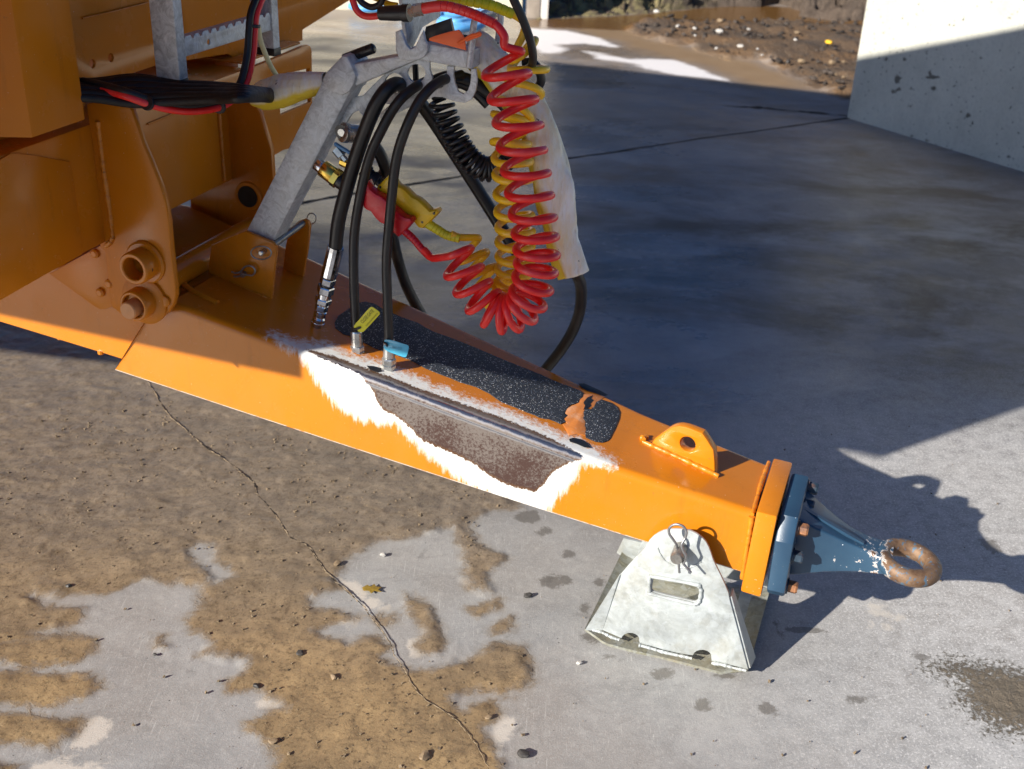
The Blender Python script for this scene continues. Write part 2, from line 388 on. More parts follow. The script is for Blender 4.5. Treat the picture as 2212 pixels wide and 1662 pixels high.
# ------------------------------------------------------------------ the ground
def Zc(x, y): return (x*.5263, 945.7+y*.5263)      # survey sheet of the near ground
mudpts = [(-1500, -700), (200, -700), (900, -350), (1500, -150), (2120, 250), (2130, 290), (2000, 300), (1915, 350), (1950, 430), (2080, 495), (2010, 560), (2000, 640), (1930, 620), (1890, 560), (1905, 480), (1860, 380), (1800, 370), (1700, 410), (1560, 420), (1480, 460), (1390, 500), (1400, 540), (1350, 580), (1400, 620), (1270, 655), (1290, 700), (1400, 710), (1470, 735), (1420, 760), (1270, 790), (1400, 830), (1420, 860), (1480, 830), (1560, 820), (1610, 860), (1560, 900), (1640, 930), (1700, 960), (1880, 930), (2060, 840), (2150, 860), (2190, 940), (2160, 1030), (2050, 1060), (1950, 1030), (1860, 1070), (1890, 1120), (1960, 1100), (2010, 1070), (2040, 1130), (1985, 1200), (2050, 1300), (2110, 1500), (1150, 1560), (1120, 1430), (1125, 1320), (1090, 1260), (1040, 1220), (1010, 1170), (1050, 1150), (1165, 1110), (1140, 1080), (1050, 1030), (930, 1040), (940, 1000), (1010, 960), (1000, 900), (900, 910), (820, 890), (860, 840), (830, 800), (780, 800), (750, 750), (820, 700), (820, 610), (700, 600), (640, 590), (560, 590), (430, 650), (330, 640), (130, 655), (180, 690), (360, 700), (330, 760), (130, 800), (230, 825), (0, 850), (-1500, 850)]
blobs = [[(-1500, 850), (0, 830), (260, 810), (390, 820), (380, 870), (330, 910), (200, 930), (-1500, 940)], [(-1500, 950), (0, 960), (400, 980), (415, 1030), (340, 1080), (200, 1100), (-1500, 1090)], [(-1500, 1130), (60, 1130), (250, 1150), (340, 1150), (290, 1230), (200, 1270), (60, 1250), (-1500, 1240)], [(-1500, 1290), (90, 1330), (60, 1420), (-1500, 1600)], [(1660, 640), (1760, 690), (1830, 830), (1800, 900), (1720, 870), (1740, 800), (1680, 720)], [(1930, 700), (2050, 660), (2050, 700), (1960, 740)], [(2000, 770), (2100, 740), (2100, 790), (2030, 805)], [(1530, 740), (1620, 720), (1640, 760), (1560, 780)], [(640, 815), (672, 812), (682, 865), (640, 868)]]
holes = [[(750, 470), (820, 430), (880, 440), (890, 500), (940, 520), (950, 570), (870, 600), (840, 560), (790, 500)]]
damps = [(2030, 255, 60, 14)]
Z1 = lambda x, y: ((1300+x/2.011)/1.1167, (900+y/2.011)/1.1167)
dampspots = [(145, 878, 38, 22), (130, 1010, 32, 18), (55, 1015, 60, 34), (292, 1020, 16, 14), (225, 1148, 32, 20), (140, 1225, 16, 13), (20, 770, 30, 22), (590, 1458, 50, 22), (795, 1608, 36, 32), (1115, 1628, 32, 22), (1555, 1590, 50, 26), (1860, 1378, 26, 16), (325, 1372, 18, 10), (1165, 1255, 14, 40), (250, 1280, 50, 30), (-60, 700, 60, 30), (900, 1470, 40, 8), (1300, 1250, 120, 14), (2190, 840, 50, 30)]
palepts = [[(1370, 580), (1460, 590), (1560, 650), (1560, 700), (1500, 700), (1410, 620)], [(1180, 1080), (1060, 1080), (1050, 1110), (1160, 1105)], [(270, 1270), (380, 1150), (450, 1170), (440, 1230), (330, 1280)], [(1670, 830), (1730, 820), (1740, 890), (1670, 900)], [(120, 1330), (460, 1330), (460, 1400), (120, 1400)], [(1000, 1170), (1050, 1160), (1030, 1210), (1090, 1250), (1040, 1235)], [(1380, 700), (1480, 735), (1420, 790), (1380, 770)], [(1590, 700), (1640, 730), (1640, 770), (1600, 765)], [(1990, 1200), (2060, 1150), (2120, 1160), (2060, 1300)]]
pale2 = [[(1590, 1120), (1640, 1115), (1700, 1130), (1660, 1150), (1600, 1140)], [(1600, 1160), (1680, 1150), (1800, 1180), (1790, 1215), (1700, 1200), (1620, 1185)], [(1590, 1200), (1700, 1215), (1720, 1250), (1620, 1240)]]
Z7 = lambda x, y: (1119.4+x*.3441, y*.3441)
whites = [[(40, 175), (320, 190), (420, 215), (560, 255), (680, 300), (560, 300), (420, 275), (270, 285), (340, 310), (240, 340), (130, 335), (40, 260)], [(380, 315), (500, 330), (700, 365), (960, 370), (1060, 395), (1140, 425), (1200, 455), (1320, 490), (1340, 520), (1200, 500), (1000, 475), (800, 440), (720, 405), (600, 385), (480, 375), (450, 350)]]
dirtp = [(700, 175), (860, 130), (1000, 120), (1250, 140), (1700, 140), (2500, 140), (2500, 640), (2050, 620), (1880, 560), (1750, 490), (1500, 380), (1280, 360), (1080, 290), (860, 250), (750, 230)]
waterp = [(60, 128), (700, 100), (950, 75), (1100, 62), (1350, 30), (1900, 60), (2300, 150), (2300, 175), (2000, 165), (1700, 150), (1300, 140), (1000, 140), (800, 150), (700, 190), (300, 175), (60, 165)]
filmp = [(30, 150), (700, 170), (860, 250), (1080, 290), (1280, 360), (1500, 380), (1750, 490), (1900, 575), (1500, 545), (1320, 490), (1140, 425), (960, 370), (700, 300), (560, 255), (320, 190), (40, 175)]
def G(pts, f): return [tuple(onz(*f(*p))[:2]) for p in pts]
def gpoly(f, pts):
    r = []
    for p in pts:
        q = f(*p); q = (q[0], max(q[1], -60)); r.append(tuple(onz(*q)[:2]))
    return r
def ground_fields(X, Y):
    n1 = fbm(X*9, Y*9, 5, 1); n2 = fbm(X*2.2, Y*2.2, 4, 2)
    near = (Y < 5.2)
    mud = np.full(X.shape, -1.0); pale = np.full(X.shape, -1.0); damp = np.full(X.shape, -1.0)
    xs, ys = X[near], Y[near]
    md = sdf(xs, ys, gpoly(Zc, mudpts))
    for b in blobs: md = np.maximum(md, sdf(xs, ys, gpoly(Zc, b)))
    for b in holes: md = np.minimum(md, -sdf(xs, ys, gpoly(Zc, b)))
    z1d = np.full(xs.shape, -1.0)
    for (a, b, rx, ry) in dampspots:
        c = onz(*Z1(a, b))[:2]; ex = abs(onz(*Z1(a+rx, b))[0]-onz(*Z1(a-rx, b))[0])/2; ey = abs(onz(*Z1(a, b-ry))[1]-onz(*Z1(a, b+ry))[1])/2
        s = (ex+ey)/2; z1d = np.maximum(z1d, s*(1-np.sqrt(((xs-c[0])/ex)**2+((ys-c[1])/ey)**2)))
    pd = np.full(xs.shape, -1.0)
    for b in palepts: pd = np.maximum(pd, sdf(xs, ys, gpoly(Zc, b)))
    for b in pale2: pd = np.maximum(pd, sdf(xs, ys, gpoly(Z1, b)))
    br = sdf(xs, ys, gpoly(Z1, [(1900, 1440), (2000, 1400), (2300, 1440), (2700, 1560), (2700, 1800), (2200, 1720), (2060, 1600), (2040, 1480)]))
    md2 = br
    mud[near] = md; damp[near] = z1d; pale[near] = pd
    dirt2 = np.full(X.shape, -1.0); dirt2[near] = md2
    white = np.full(X.shape, -1.0); dirt = white.copy(); water = white.copy(); film = white.copy()
    far = (Y > 4.0) & (Y < 40); xf, yf = X[far], Y[far]
    wd = np.full(xf.shape, -1.0)
    for b in whites: wd = np.maximum(wd, sdf(xf, yf, gpoly(Z7, b)))
    white[far] = wd; dirt[far] = sdf(xf, yf, gpoly(Z7, dirtp)); water[far] = sdf(xf, yf, gpoly(Z7, waterp)); film[far] = sdf(xf, yf, gpoly(Z7, filmp))
    return dict(mud=mud, damp=damp, pale=pale, white=white, dirt=dirt, water=water, film=film, grit=dirt2), n1, n2
def ground_mat():
    m = NT('yard_concrete')
    g = m.co
    n_big = m.noise(1.1, 5, .6); n_mid = m.noise(6, 7, .65); n_f = m.noise(45, 6, .7); n_ff = m.noise(320, 3, .6)
    c = m.mix(m.mr(n_mid, .3, .7), (.27, .268, .262), (.38, .372, .358))
    c = m.mix(m.mr(n_big, .42, .62, 0, .7), c, (.27, .235, .20))
    c = m.mix(m.mr(n_f, .50, .80, 0, .55), c, (.50, .48, .45))
    c = m.mix(m.mr(n_ff, .60, .74, 0, .7), c, (.13, .125, .12))
    c = m.mix(m.mr(m.noise(240, 4, .75), .55, .64, 0, .45), c, (.50, .485, .46)); c = m.mix(m.mr(m.noise(300, 3, .7), .60, .68, 0, .6), c, (.15, .14, .13)); c = m.mix(m.mr(m.noise(8, 8, .8, dist=1.5), .52, .66, 0, .4), c, (.19, .18, .17))
    c = m.mix(m.math('MULTIPLY', m.mr(m.voro(38), .05, .075, 1, 0), m.mr(m.noise(4, 3), .45, .6)), c, (.06, .055, .05))
    c = m.mix(m.mr(m.noise(150, 4, .75), .58, .66, 0, .5), c, (.52, .51, .48))
    # scratches in several directions
    for k, (ro, sx) in enumerate(((0.35, 230), (1.25, 260), (2.3, 200), (2.8, 290), (1.8, 240))):
        s = m.noise(1.0, 4, .6, vec=m.map((sx, 9+3*k, 1), (0, 0, ro)), dist=.25)
        gate = m.mr(m.noise(2.3+k, 3, .5, vec=m.map((1, 1, 1), (0, 0, k*1.3))), .46, .58)
        c = m.mix(m.math('MULTIPLY', m.math('MULTIPLY', m.mr(s, .63, .685), gate), .40), c, (.60, .585, .55))
    dk = m.noise(13, 8, .7, dist=.6); c = m.mix(m.mr(dk, .60, .68, 0, .45), c, (.14, .13, .12))
    far_ = m.mr(m.attr('gy'), 2.3, 3.4)
    st1 = m.noise(1.0, 7, .68, vec=m.map((.75, 1.5, 1), (0, 0, .5)), dist=.6); st2 = m.noise(1.0, 7, .7, vec=m.map((1.5, 3.2, 1), (0, 0, -.4)), dist=.2)
    c = m.mix(m.math('MULTIPLY', far_, m.mr(st1, .47, .66, 0, .85)), c, (.12, .10, .075))
    c = m.mix(m.math('MULTIPLY', far_, m.mr(st2, .54, .70, 0, .75)), c, (.52, .51, .49))
    c = m.mix(m.math('MULTIPLY', far_, m.mr(m.noise(2.7, 7, .75, dist=.8), .62, .70, 0, .6)), c, (.06, .05, .04))
    wet_shade = m.mr(m.math('ADD', m.attr('gy'), m.math('MULTIPLY', m.math('SUBTRACT', m.noise(1.3, 5, .6), .5), 1.6)), 2.5, 3.3); dry = m.attr('dry')
    c = m.mix(m.math('MULTIPLY', wet_shade, .85), c, m.mix(1.0, c, (.46, .50, .62), 'MULTIPLY'))  # wet concrete, with the dark blue of the shade also put into its colour
    wn1 = m.noise(1.0, 8, .70, vec=m.map((.9, 1.7, 1), (0, 0, .45)), dist=.35); wn2 = m.noise(1.0, 8, .70, vec=m.map((1.5, 2.4, 1), (0, 0, -.35)), dist=.25)
    c = m.mix(m.math('MULTIPLY', far_, m.mr(wn1, .48, .60, 0, .80)), c, (.050, .038, .026))
    c = m.mix(m.math('MULTIPLY', far_, m.mr(wn2, .50, .68, 0, .6)), c, (.34, .355, .38))
    c = m.mix(m.math('MULTIPLY', far_, m.mr(m.noise(38, 6, .8), .62, .70, 0, .5)), c, (.34, .34, .34))
    c = m.mix(m.math('MULTIPLY', dry, m.mr(m.noise(24, 7, .75), .35, .62, .1, .8)), c, (.56, .545, .52))
    c = m.mix(m.math('MULTIPLY', dry, m.mr(m.noise(170, 5, .8), .53, .60)), c, (.70, .68, .65)); c = m.mix(m.math('MULTIPLY', dry, m.mr(m.noise(210, 5, .8, dist=.3), .56, .62, 0, .8)), c, (.20, .19, .18))
    c = m.mix(m.math('MULTIPLY', dry, m.mr(m.noise(75, 7, .8), .56, .66)), c, (.25, .24, .22))
    e1 = m.math('ADD', m.math('MULTIPLY', m.math('SUBTRACT', m.noise(26, 6, .75, dist=.5), .5), .046), m.math('MULTIPLY', m.math('SUBTRACT', m.noise(9, 5, .7, dist=.8), .5), .075))
    e2 = m.math('MULTIPLY', m.math('SUBTRACT', m.noise(90, 5, .7), .5), .018)
    edge = m.math('ADD', e1, e2)
    # old pale wash of dried splash
    pal = m.mr(m.math('ADD', m.attr('pale'), m.math('MULTIPLY', edge, 1.2)), -.004, .010, 0, .85)
    c = m.mix(pal, c, (.58, .53, .46))
    dmp = m.mr(m.math('ADD', m.attr('damp'), m.math('MULTIPLY', edge, 1.1)), -.004, .005, 0, .62)
    c = m.mix(dmp, c, (.09, .075, .055))
    gr = m.mr(m.math('ADD', m.attr('grit'), m.math('MULTIPLY', m.math('SUBTRACT', m.noise(80, 6, .8), .5), .35)), -.01, .02)
    c = m.mix(gr, c, m.mix(n_ff, (.10, .08, .055), (.26, .21, .15)))
    # mud film
    mm = m.math('ADD', m.attr('mud'), edge); mud = m.mr(m.math('ADD', mm, m.math('MULTIPLY', m.math('SUBTRACT', m.noise(150, 5, .75), .5), .012)), -.0035, .0030)
    ms = m.noise(1.0, 8, .72, vec=m.map((7, 13, 1), (0, 0, .35)), dist=1.3)
    mw = m.noise(3.0, 5, .6)
    mc = m.mix(m.mr(mw, .38, .62), (.24, .17, .095), (.37, .255, .13))
    top = m.mr(m.n('ShaderNodeSeparateXYZ').outputs[1] if False else m.attr('gy'), 1.75, 2.35)
    mc = m.mix(top, mc, m.mix(m.mr(ms, .35, .65), (.155, .125, .095), (.27, .215, .155)))
    mc = m.mix(m.mr(m.noise(1.0, 8, .75, vec=m.map((9, 17, 1), (0, 0, .6)), dist=1.2), .50, .68, 0, .65), mc, (.125, .09, .055))
    mc = m.mix(m.mr(m.noise(110, 5, .75), .50, .70, 0, .9), mc, (.085, .06, .035))
    mc = m.mix(m.mr(m.noise(190, 3, .6), .63, .72, 0, .7), mc, (.40, .31, .18))
    mc = m.mix(m.mr(m.noise(8, 8, .75), .58, .70, 0, .5), mc, (.11, .085, .055))
    rim = m.math('MULTIPLY', m.mr(mm, .002, .016, 1, 0), .35); mc = m.mix(rim, mc, (.15, .10, .055))
    soft = m.mr(m.math('ADD', mm, m.math('MULTIPLY', m.math('SUBTRACT', m.noise(60, 6, .8), .5), .03)), -.010, .014)
    c = m.mix(m.mr(mm, -.022, .0, 0, .45), c, (.22, .18, .13))
    c = m.mix(m.math('MAXIMUM', m.math('MULTIPLY', mud, .72), soft), c, mc)
    # far yard
    fe = m.math('MULTIPLY', m.math('SUBTRACT', m.noise(3.2, 6, .7, dist=.5), .5), .55)
    fy = m.mr(m.attr('gy'), 4.6, 6.5)
    c = m.mix(m.math('MULTIPLY', fy, m.mr(n_mid, .3, .7, .2, .65)), c, (.36, .27, .19))
    film = m.mr(m.math('ADD', m.attr('film'), m.math('MULTIPLY', fe, .6)), -.10, .12); c = m.mix(film, c, m.mix(n_mid, (.25, .155, .075), (.36, .25, .15)))
    wh = m.mr(m.math('ADD', m.attr('white'), m.math('MULTIPLY', fe, .35)), -.01, .05, 0, .95); c = m.mix(wh, c, (.80, .76, .74))
    dt = m.mr(m.math('ADD', m.attr('dirt'), fe), -.04, .06)
    dc = m.mix(m.mr(m.noise(2.2, 5), .35, .65), (.10, .075, .055), (.21, .12, .055)); dc = m.mix(m.mr(m.noise(60, 4), .6, .7), dc, (.34, .29, .22)); dc = m.mix(m.mr(m.noise(30, 5), .6, .68), dc, (.04, .03, .025))
    c = m.mix(dt, c, dc)
    wt = m.mr(m.math('ADD', m.attr('water'), m.math('MULTIPLY', fe, .4)), -.05, .02); c = m.mix(wt, c, (.17, .085, .025))
    m.set('Base Color', c)
    wetn = m.mr(m.noise(1.0, 6, .6, vec=m.map((.8, 1.6, 1), (0, 0, .5)), dist=.6), .36, .54)       # damp sheen in broad patches
    r = m.mr(n_mid, .3, .7, .42, .62)
    rr = m.n('ShaderNodeMix', data_type='FLOAT'); m.l(m.math('MULTIPLY', m.math('MULTIPLY', wetn, m.attr('offwall')), m.mr(m.attr('gy'), 1.9, 3.2)), rr.inputs[0]); m.l(r, rr.inputs[2]); m.l(m.mr(wn2, .35, .65, .05, .34), rr.inputs[3]); r = rr.outputs[0]
    m.set('Specular IOR Level', m.math('ADD', m.math('MULTIPLY', m.math('MULTIPLY', wet_shade, m.attr('offwall')), .35), .38))
    def mixr(f, r, val):
        q = m.n('ShaderNodeMix', data_type='FLOAT'); m.l(f, q.inputs[0]); m.l(r, q.inputs[2])
        if hasattr(val, 'node'): m.l(val, q.inputs[3])
        else: q.inputs[3].default_value = val
        return q.outputs[0]
    r = mixr(mud, r, m.mr(m.noise(12, 5), .35, .65, .28, .5)); r = mixr(dmp, r, .3); r = mixr(film, r, .34); r = mixr(wt, r, .1); r = mixr(dt, r, .8); r = mixr(wh, r, .8)
    m.set('Roughness', r)
    h = m.math('ADD', m.math('MULTIPLY', n_f, .5), m.math('MULTIPLY', n_ff, .35))
    mh = m.math('ADD', m.math('MULTIPLY', m.noise(28, 8, .78, dist=.3), 1.3), m.math('MULTIPLY', m.noise(230, 4, .7), .45))
    mh = m.math('ADD', mh, m.math('MULTIPLY', m.mr(m.voro(75), .0, .12, -1, 0), m.mr(m.noise(5, 3), .5, .6)))
    hh = m.n('ShaderNodeMix', data_type='FLOAT'); m.l(mud, hh.inputs[0]); m.l(h, hh.inputs[2]); m.l(mh, hh.inputs[3])
    b1 = m.bump(hh.outputs[0], .50, .0036)
    b2 = m.bump(m.math('MULTIPLY', m.math('ADD', dt, gr), m.noise(22, 6, .8)), .8, .03, b1)
    m.set('Normal', b2)
    return m.m
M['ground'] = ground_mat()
def build_ground():
    xs = np.concatenate([np.linspace(-14, -1.75, 50)[:-1], np.arange(-1.75, 2.75, .0075), np.linspace(2.75, 16, 50)[1:]])
    ys = [0.2, .5, .8]; y = 0.95
    while y < 16:
        ys.append(y); y += .0075 if y < 3.0 else .0075*(y/3.0)**2.0
    ys = np.array(ys+[18, 22, 30]); nx, ny = len(xs), len(ys)
    X, Y = np.meshgrid(xs, ys); X = X.ravel(); Y = Y.ravel()
    fl, n1, n2 = ground_fields(X, Y)
    zz = np.zeros(X.shape)
    mudm = np.clip((fl['mud']+fbm(X*26, Y*26, 3, 5)*.04)/.012, 0, 1)
    n3 = fbm(X*15+Y*5, Y*20-X*6, 5, 7); lump = np.maximum(0, fbm(X*60, Y*60, 2, 12)-.12)
    zz += mudm*(.0016+.0050*np.clip(n3+.25, 0, 1)+.006*lump)
    dm = np.clip(fl['dirt']/.1+fbm(X*4, Y*4, 3, 9)*2, 0, 1); zz += dm*(.02+.05*np.clip(fbm(X*5, Y*5, 5, 4)+.2, 0, 1))
    zz += np.clip(fl['grit']/.03, 0, 1)*(.002+.006*np.clip(fbm(X*70, Y*70, 2, 3), 0, 1))
    # crack: the two sides of the slab are a few mm apart in height and the edge is broken away
    co = np.stack([X, Y, zz], 1)
    me = bpy.data.meshes.new('ground')
    idx = np.arange(nx*ny).reshape(ny, nx)
    q = np.stack([idx[:-1, :-1], idx[:-1, 1:], idx[1:, 1:], idx[1:, :-1]], -1).reshape(-1, 4)
    me.vertices.add(len(co)); me.vertices.foreach_set('co', co.ravel())
    me.loops.add(q.size); me.loops.foreach_set('vertex_index', q.ravel())
    me.polygons.add(len(q)); me.polygons.foreach_set('loop_start', np.arange(len(q))*4); me.polygons.foreach_set('use_smooth', np.ones(len(q), bool))
    me.update(calc_edges=True)
    for k in fl: setattr_f(me, k, fl[k])
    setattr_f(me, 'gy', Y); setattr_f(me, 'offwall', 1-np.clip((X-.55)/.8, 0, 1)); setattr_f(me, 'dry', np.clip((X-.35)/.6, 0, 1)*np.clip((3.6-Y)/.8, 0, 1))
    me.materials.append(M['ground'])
    o = bpy.data.objects.new('ground', me); COL.objects.link(o); tag(o, kind='structure')
    me2 = bpy.data.meshes.new('terrain'); s = 220
    me2.from_pydata([(-s, -s, -.012), (s, -s, -.012), (s, s, -.012), (-s, s, -.012)], [], [(0, 1, 2, 3)])
    me2.materials.append(simple('distant_yard', (.30, .26, .21), .7, sc=3)); o2 = bpy.data.objects.new('terrain', me2); COL.objects.link(o2); tag(o2, kind='structure')
    return o
GR = build_ground()
M['crack'] = simple('crack_dark', (.022, .017, .012), .95, bump=0); M['lip'] = simple('crack_lip', (.24, .18, .115), .8, var=.4, sc=150, bump=.6)
def ribbon(name, pts, w0, mat, z, jag=.5, n=14, seed=1, lift=0.0, off=0.0, fade=False):
    P = crom([np.array([*onz(*p)[:2], 0]) for p in pts], n); T = np.gradient(P, axis=0); T /= np.linalg.norm(T, axis=1)[:, None]; N = np.stack([-T[:, 1], T[:, 0], 0*T[:, 0]], 1)
    rs = np.random.RandomState(seed); k = len(P)
    wob = np.convolve(rs.randn(k+8), np.ones(5)/5, 'same')[4:-4]; P = P+N*(wob*w0*.9+off)[:, None]
    ww = w0*(1+jag*np.convolve(rs.randn(k+4), np.ones(2)/2, 'same')[2:-2]); ww = np.clip(ww, w0*.15, w0*3); tp = np.minimum(1, np.minimum(np.arange(k), np.arange(k)[::-1])/8); ww = ww*tp
    ww = ww*np.interp(np.arange(k)/k, [0, .15, .55, 1], [.7, 1, .7, .1]) if fade else ww; a = P-N*ww[:, None]; b = P+N*ww[:, None]; c = P.copy(); a[:, 2] = z; b[:, 2] = z; c[:, 2] = z+lift
    vs = np.concatenate([a, c, b]); fs = []
    for i in range(k-1): fs += [(i, i+1, k+i+1, k+i), (k+i, k+i+1, 2*k+i+1, 2*k+i)]
    o = mesh_obj(name, vs, fs, mat, None, (0, 0, 0)); return o
crk = [(318, 826), (345, 870), (365, 900), (400, 930), (417, 946)]+[Zc(*p) for p in [(850, 50), (930, 100), (990, 150), (1040, 190), (1055, 240), (1095, 280), (1130, 325), (1160, 370), (1190, 415), (1260, 450), (1300, 505), (1340, 560), (1400, 620), (1480, 690), (1510, 730), (1545, 775), (1600, 850), (1612, 890), (1650, 950), (1690, 1020), (1740, 1080), (1840, 1145), (1900, 1200), (1950, 1270), (1990, 1345), (2040, 1420)]]
tag(ribbon('ground_crack_lip', crk, .0019, M['lip'], .0040, .9, seed=3, lift=.0012, off=.0018, fade=True), kind='structure')
tag(ribbon('ground_crack', crk, .00075, M['crack'], .0060, 1.4, seed=5, fade=True), kind='structure')
jn = [(380, 505), (664, 437), (893, 398), (1250, 340), (1500, 303), (1840, 255), (1990, 233)]
tag(ribbon('ground_joint', jn, .009, M['crack'], .0015, .3, seed=8), kind='structure')
tag(ribbon('ground_joint', [(1560, 228), (1700, 240), (1850, 252)], .022, M['crack'], .0019, .8, seed=9), kind='structure')

# stones and leaf lying on the near ground
def stone(c, r, seed, sq=(1, .8, .55)):
    bm = bmesh.new(); bmesh.ops.create_icosphere(bm, subdivisions=2, radius=1); rs = np.random.RandomState(seed); v = np.array([q.co for q in bm.verts]); f = [tuple(x.index for x in p.verts) for p in bm.faces]; bm.free()
    for k in range(5):
        d = rs.randn(3); d /= np.linalg.norm(d); h = .55+.3*rs.rand(); s = v@d; v = v-np.outer(np.maximum(0, s-h), d)
    v = v*np.array(sq)*r*(1+.06*rs.randn(len(v), 1)); a = rs.rand()*6.3; c_, s_ = math.cos(a), math.sin(a); v = v@np.array([[c_, s_, 0], [-s_, c_, 0], [0, 0, 1]])
    return v+np.array(c)+np.array([0, 0, r*sq[2]*.6]), f
M['dstone'] = simple('dark_stone', (.055, .05, .045), .6, var=.4, sc=90, bump=.5); M['lstone'] = simple('pale_stone', (.55, .52, .47), .7, var=.25, sc=90, bump=.5); M['bstone'] = simple('brown_stone', (.24, .17, .10), .7, var=.3, sc=90, bump=.5)
def gp(q, z=.003): p = onz(*q); p[2] = z; return p
for q, r, mt, lab in [(Zc(1572, 489), .0085, 'lstone', 'white chip of stone on bare grey concrete below the worn steel patch'), (Zc(2165, 655), .0105, 'dstone', 'black wet stone on grey concrete left of the galvanised stand'), (Zc(1230, 893), .0095, 'dstone', 'dark stone in the mud above the grey tongue of concrete'), (Zc(1368, 990), .0095, 'bstone', 'brown clod with dark shadow in the middle of the smooth mud'), (Zc(1052, 1027), .008, 'dstone', 'small dark stone on the left edge of the mud flow'), (Zc(1122, 1256), .0095, 'bstone', 'brown pebble beside the dark damp stain in the mud'), (Zc(1742, 1318), .012, 'bstone', 'rough brown clod near the bottom edge, right of the crack line'), (Zc(2150, 1308), .013, 'dstone', 'largest dark stone near the bottom right of the mud'), (Zc(1385, 525), .010, 'bstone', 'brown stone at the crack where mud meets grey concrete'), (Z1(195, 1417), .0075, 'lstone', 'white chip on concrete left of the galvanised stand foot'), (Zc(637, 897), .005, 'dstone', 'tiny black stone on the plain grey concrete at left'), (Zc(283, 616), .008, 'dstone', 'black stone chip on the rough mud at far left'), (Zc(2005, 1155), .008, 'bstone', 'brown pebble on the mud point right of the crack end')]:
    p = gp(q); v, f = stone(p, r, int(q[0])); tag(mesh_obj('stone', v, f, M[mt], None, p, True, 25), lab, 'stone', 'loose stones on the near concrete')
lc = gp(Zc(1528, 628), .006)
lv = [lc+np.array([x*.023, y*.022, .004*math.sin(x*3+y)]) for x, y in [(-1, .1), (-.55, .6), (-.2, .3), (.1, .8), (.35, .35), (.9, .3), (.6, -.1), (.95, -.5), (.3, -.35), (0, -.8), (-.3, -.35), (-.8, -.4)]]
mesh_lf = plate('leaf', lv, Z, .0012, simple('yellow_leaf', (.25, .16, .02), .5, var=.3, sc=120), None, lc, bev=.0003)
tag(mesh_lf, 'yellow brown fallen leaf flat on the grey concrete by the crack', 'leaf')
# crumbs of grit on the mud (uncountable)
vs = []; fs = []; o_ = 0; rs = np.random.RandomState(11); px = []
cand = rs.rand(6500, 2)*np.array([2.6, 1.9])+np.array([-1.3, 1.05]); dd = sdf(cand[:, 0], cand[:, 1], gpoly(Zc, mudpts)); 
for i, (x, y) in enumerate(cand):
    if dd[i] < .005 and rs.rand() > .05: continue
    r = .0007+.0022*rs.rand()**3; v, f = boxm((x, y, .003+r*.5), r, r*.8, r*.6, *(lambda a: (np.array([math.cos(a), math.sin(a), .2]), np.array([-math.sin(a), math.cos(a), 0]), Z))(rs.rand()*6)); v += rs.randn(*v.shape)*r*.25
    vs.append(v); fs += [tuple(k+o_ for k in q) for q in f]; o_ += len(v)
tag(mesh_obj('grit', np.concatenate(vs), fs, simple('crumbs', (.19, .14, .085), .8, var=.6, sc=60, bump=0), None, (0, 1.5, 0), False), 'brown crumbs and grit scattered over the mud and concrete', 'grit', kind='stuff')

# ------------------------------------------------------------------ concrete wall at the right
wa = onz(1830, 255); wb = onz(2212, 372); wd = (wb-wa)/np.linalg.norm(wb-wa); wn = np.array([wd[1], -wd[0], 0.0])
if wn@(C-wa) < 0: wn = -wn
def wall_mat():
    m = NT('cast_concrete_wall'); n = m.noise(2.2, 7, .7); c = m.mix(m.mr(n, .3, .7), (.45, .45, .39), (.62, .61, .53)); c = m.mix(m.mr(m.noise(70, 5), .5, .8, 0, .5), c, (.28, .28, .26))
    c = m.mix(m.mr(m.voro(23), .10, .16, .55, 0), c, (.12, .12, .10)); c = m.mix(m.mr(m.noise(200, 3), .62, .7, 0, .6), c, (.2, .2, .18)); st = m.noise(1, 6, .7, vec=m.map((9, 9, .9))); c = m.mix(m.mr(st, .55, .75, 0, .35), c, (.30, .29, .25)); c = m.mix(m.mr(m.noise(26, 4), .685, .70), c, (.10, .10, .08))
    s = m.mr(m.math('ADD', m.attr('spot'), m.math('MULTIPLY', m.math('SUBTRACT', m.noise(45, 4), .5), .03)), -.004, .004, 0, .85); c = m.mix(s, c, (.075, .065, .05))
    m.set('Base Color', c); m.set('Roughness', .85); m.set('Normal', m.bump(m.noise(90, 6), .25, .003)); return m.m
batter = -0.0
gx = np.arange(0, 5.01, .02); gz = np.arange(-.02, 1.265, .01)
wv = np.array([wa+wd*x+Z*z for z in gz for x in gx]); k = len(gx)
wf = [(j*k+i, j*k+i+1, (j+1)*k+i+1, (j+1)*k+i) for j in range(len(gz)-1) for i in range(k-1)]
n0 = len(wv); bk = [wa-wn*.18+Z*-.02, wa+wd*5-wn*.18+Z*-.02, wa+wd*5-wn*.18+Z*1.26, wa-wn*.18+Z*1.26]
wv = np.concatenate([wv, bk]); c0, c1, c2, c3 = 0, k-1, (len(gz)-1)*k+k-1, (len(gz)-1)*k
wf += [(n0+1, n0, n0+3, n0+2), (c0, c3, n0+3, n0), (c1, n0+1, n0+2, c2), (c3, c2, n0+2, n0+3)]
wall = thing('concrete_wall', 'tall pale concrete bay wall with dark splashes, half in shadow at right', 'wall', wa)
wo = mesh_obj('wall_panel', wv, wf, wall_mat(), wall, None, True, 40)
ZW = lambda x, y: (1074.6+x*.5142, y*.5142)
pxy = dproj(wv); sp = np.full(len(wv), -1.0)
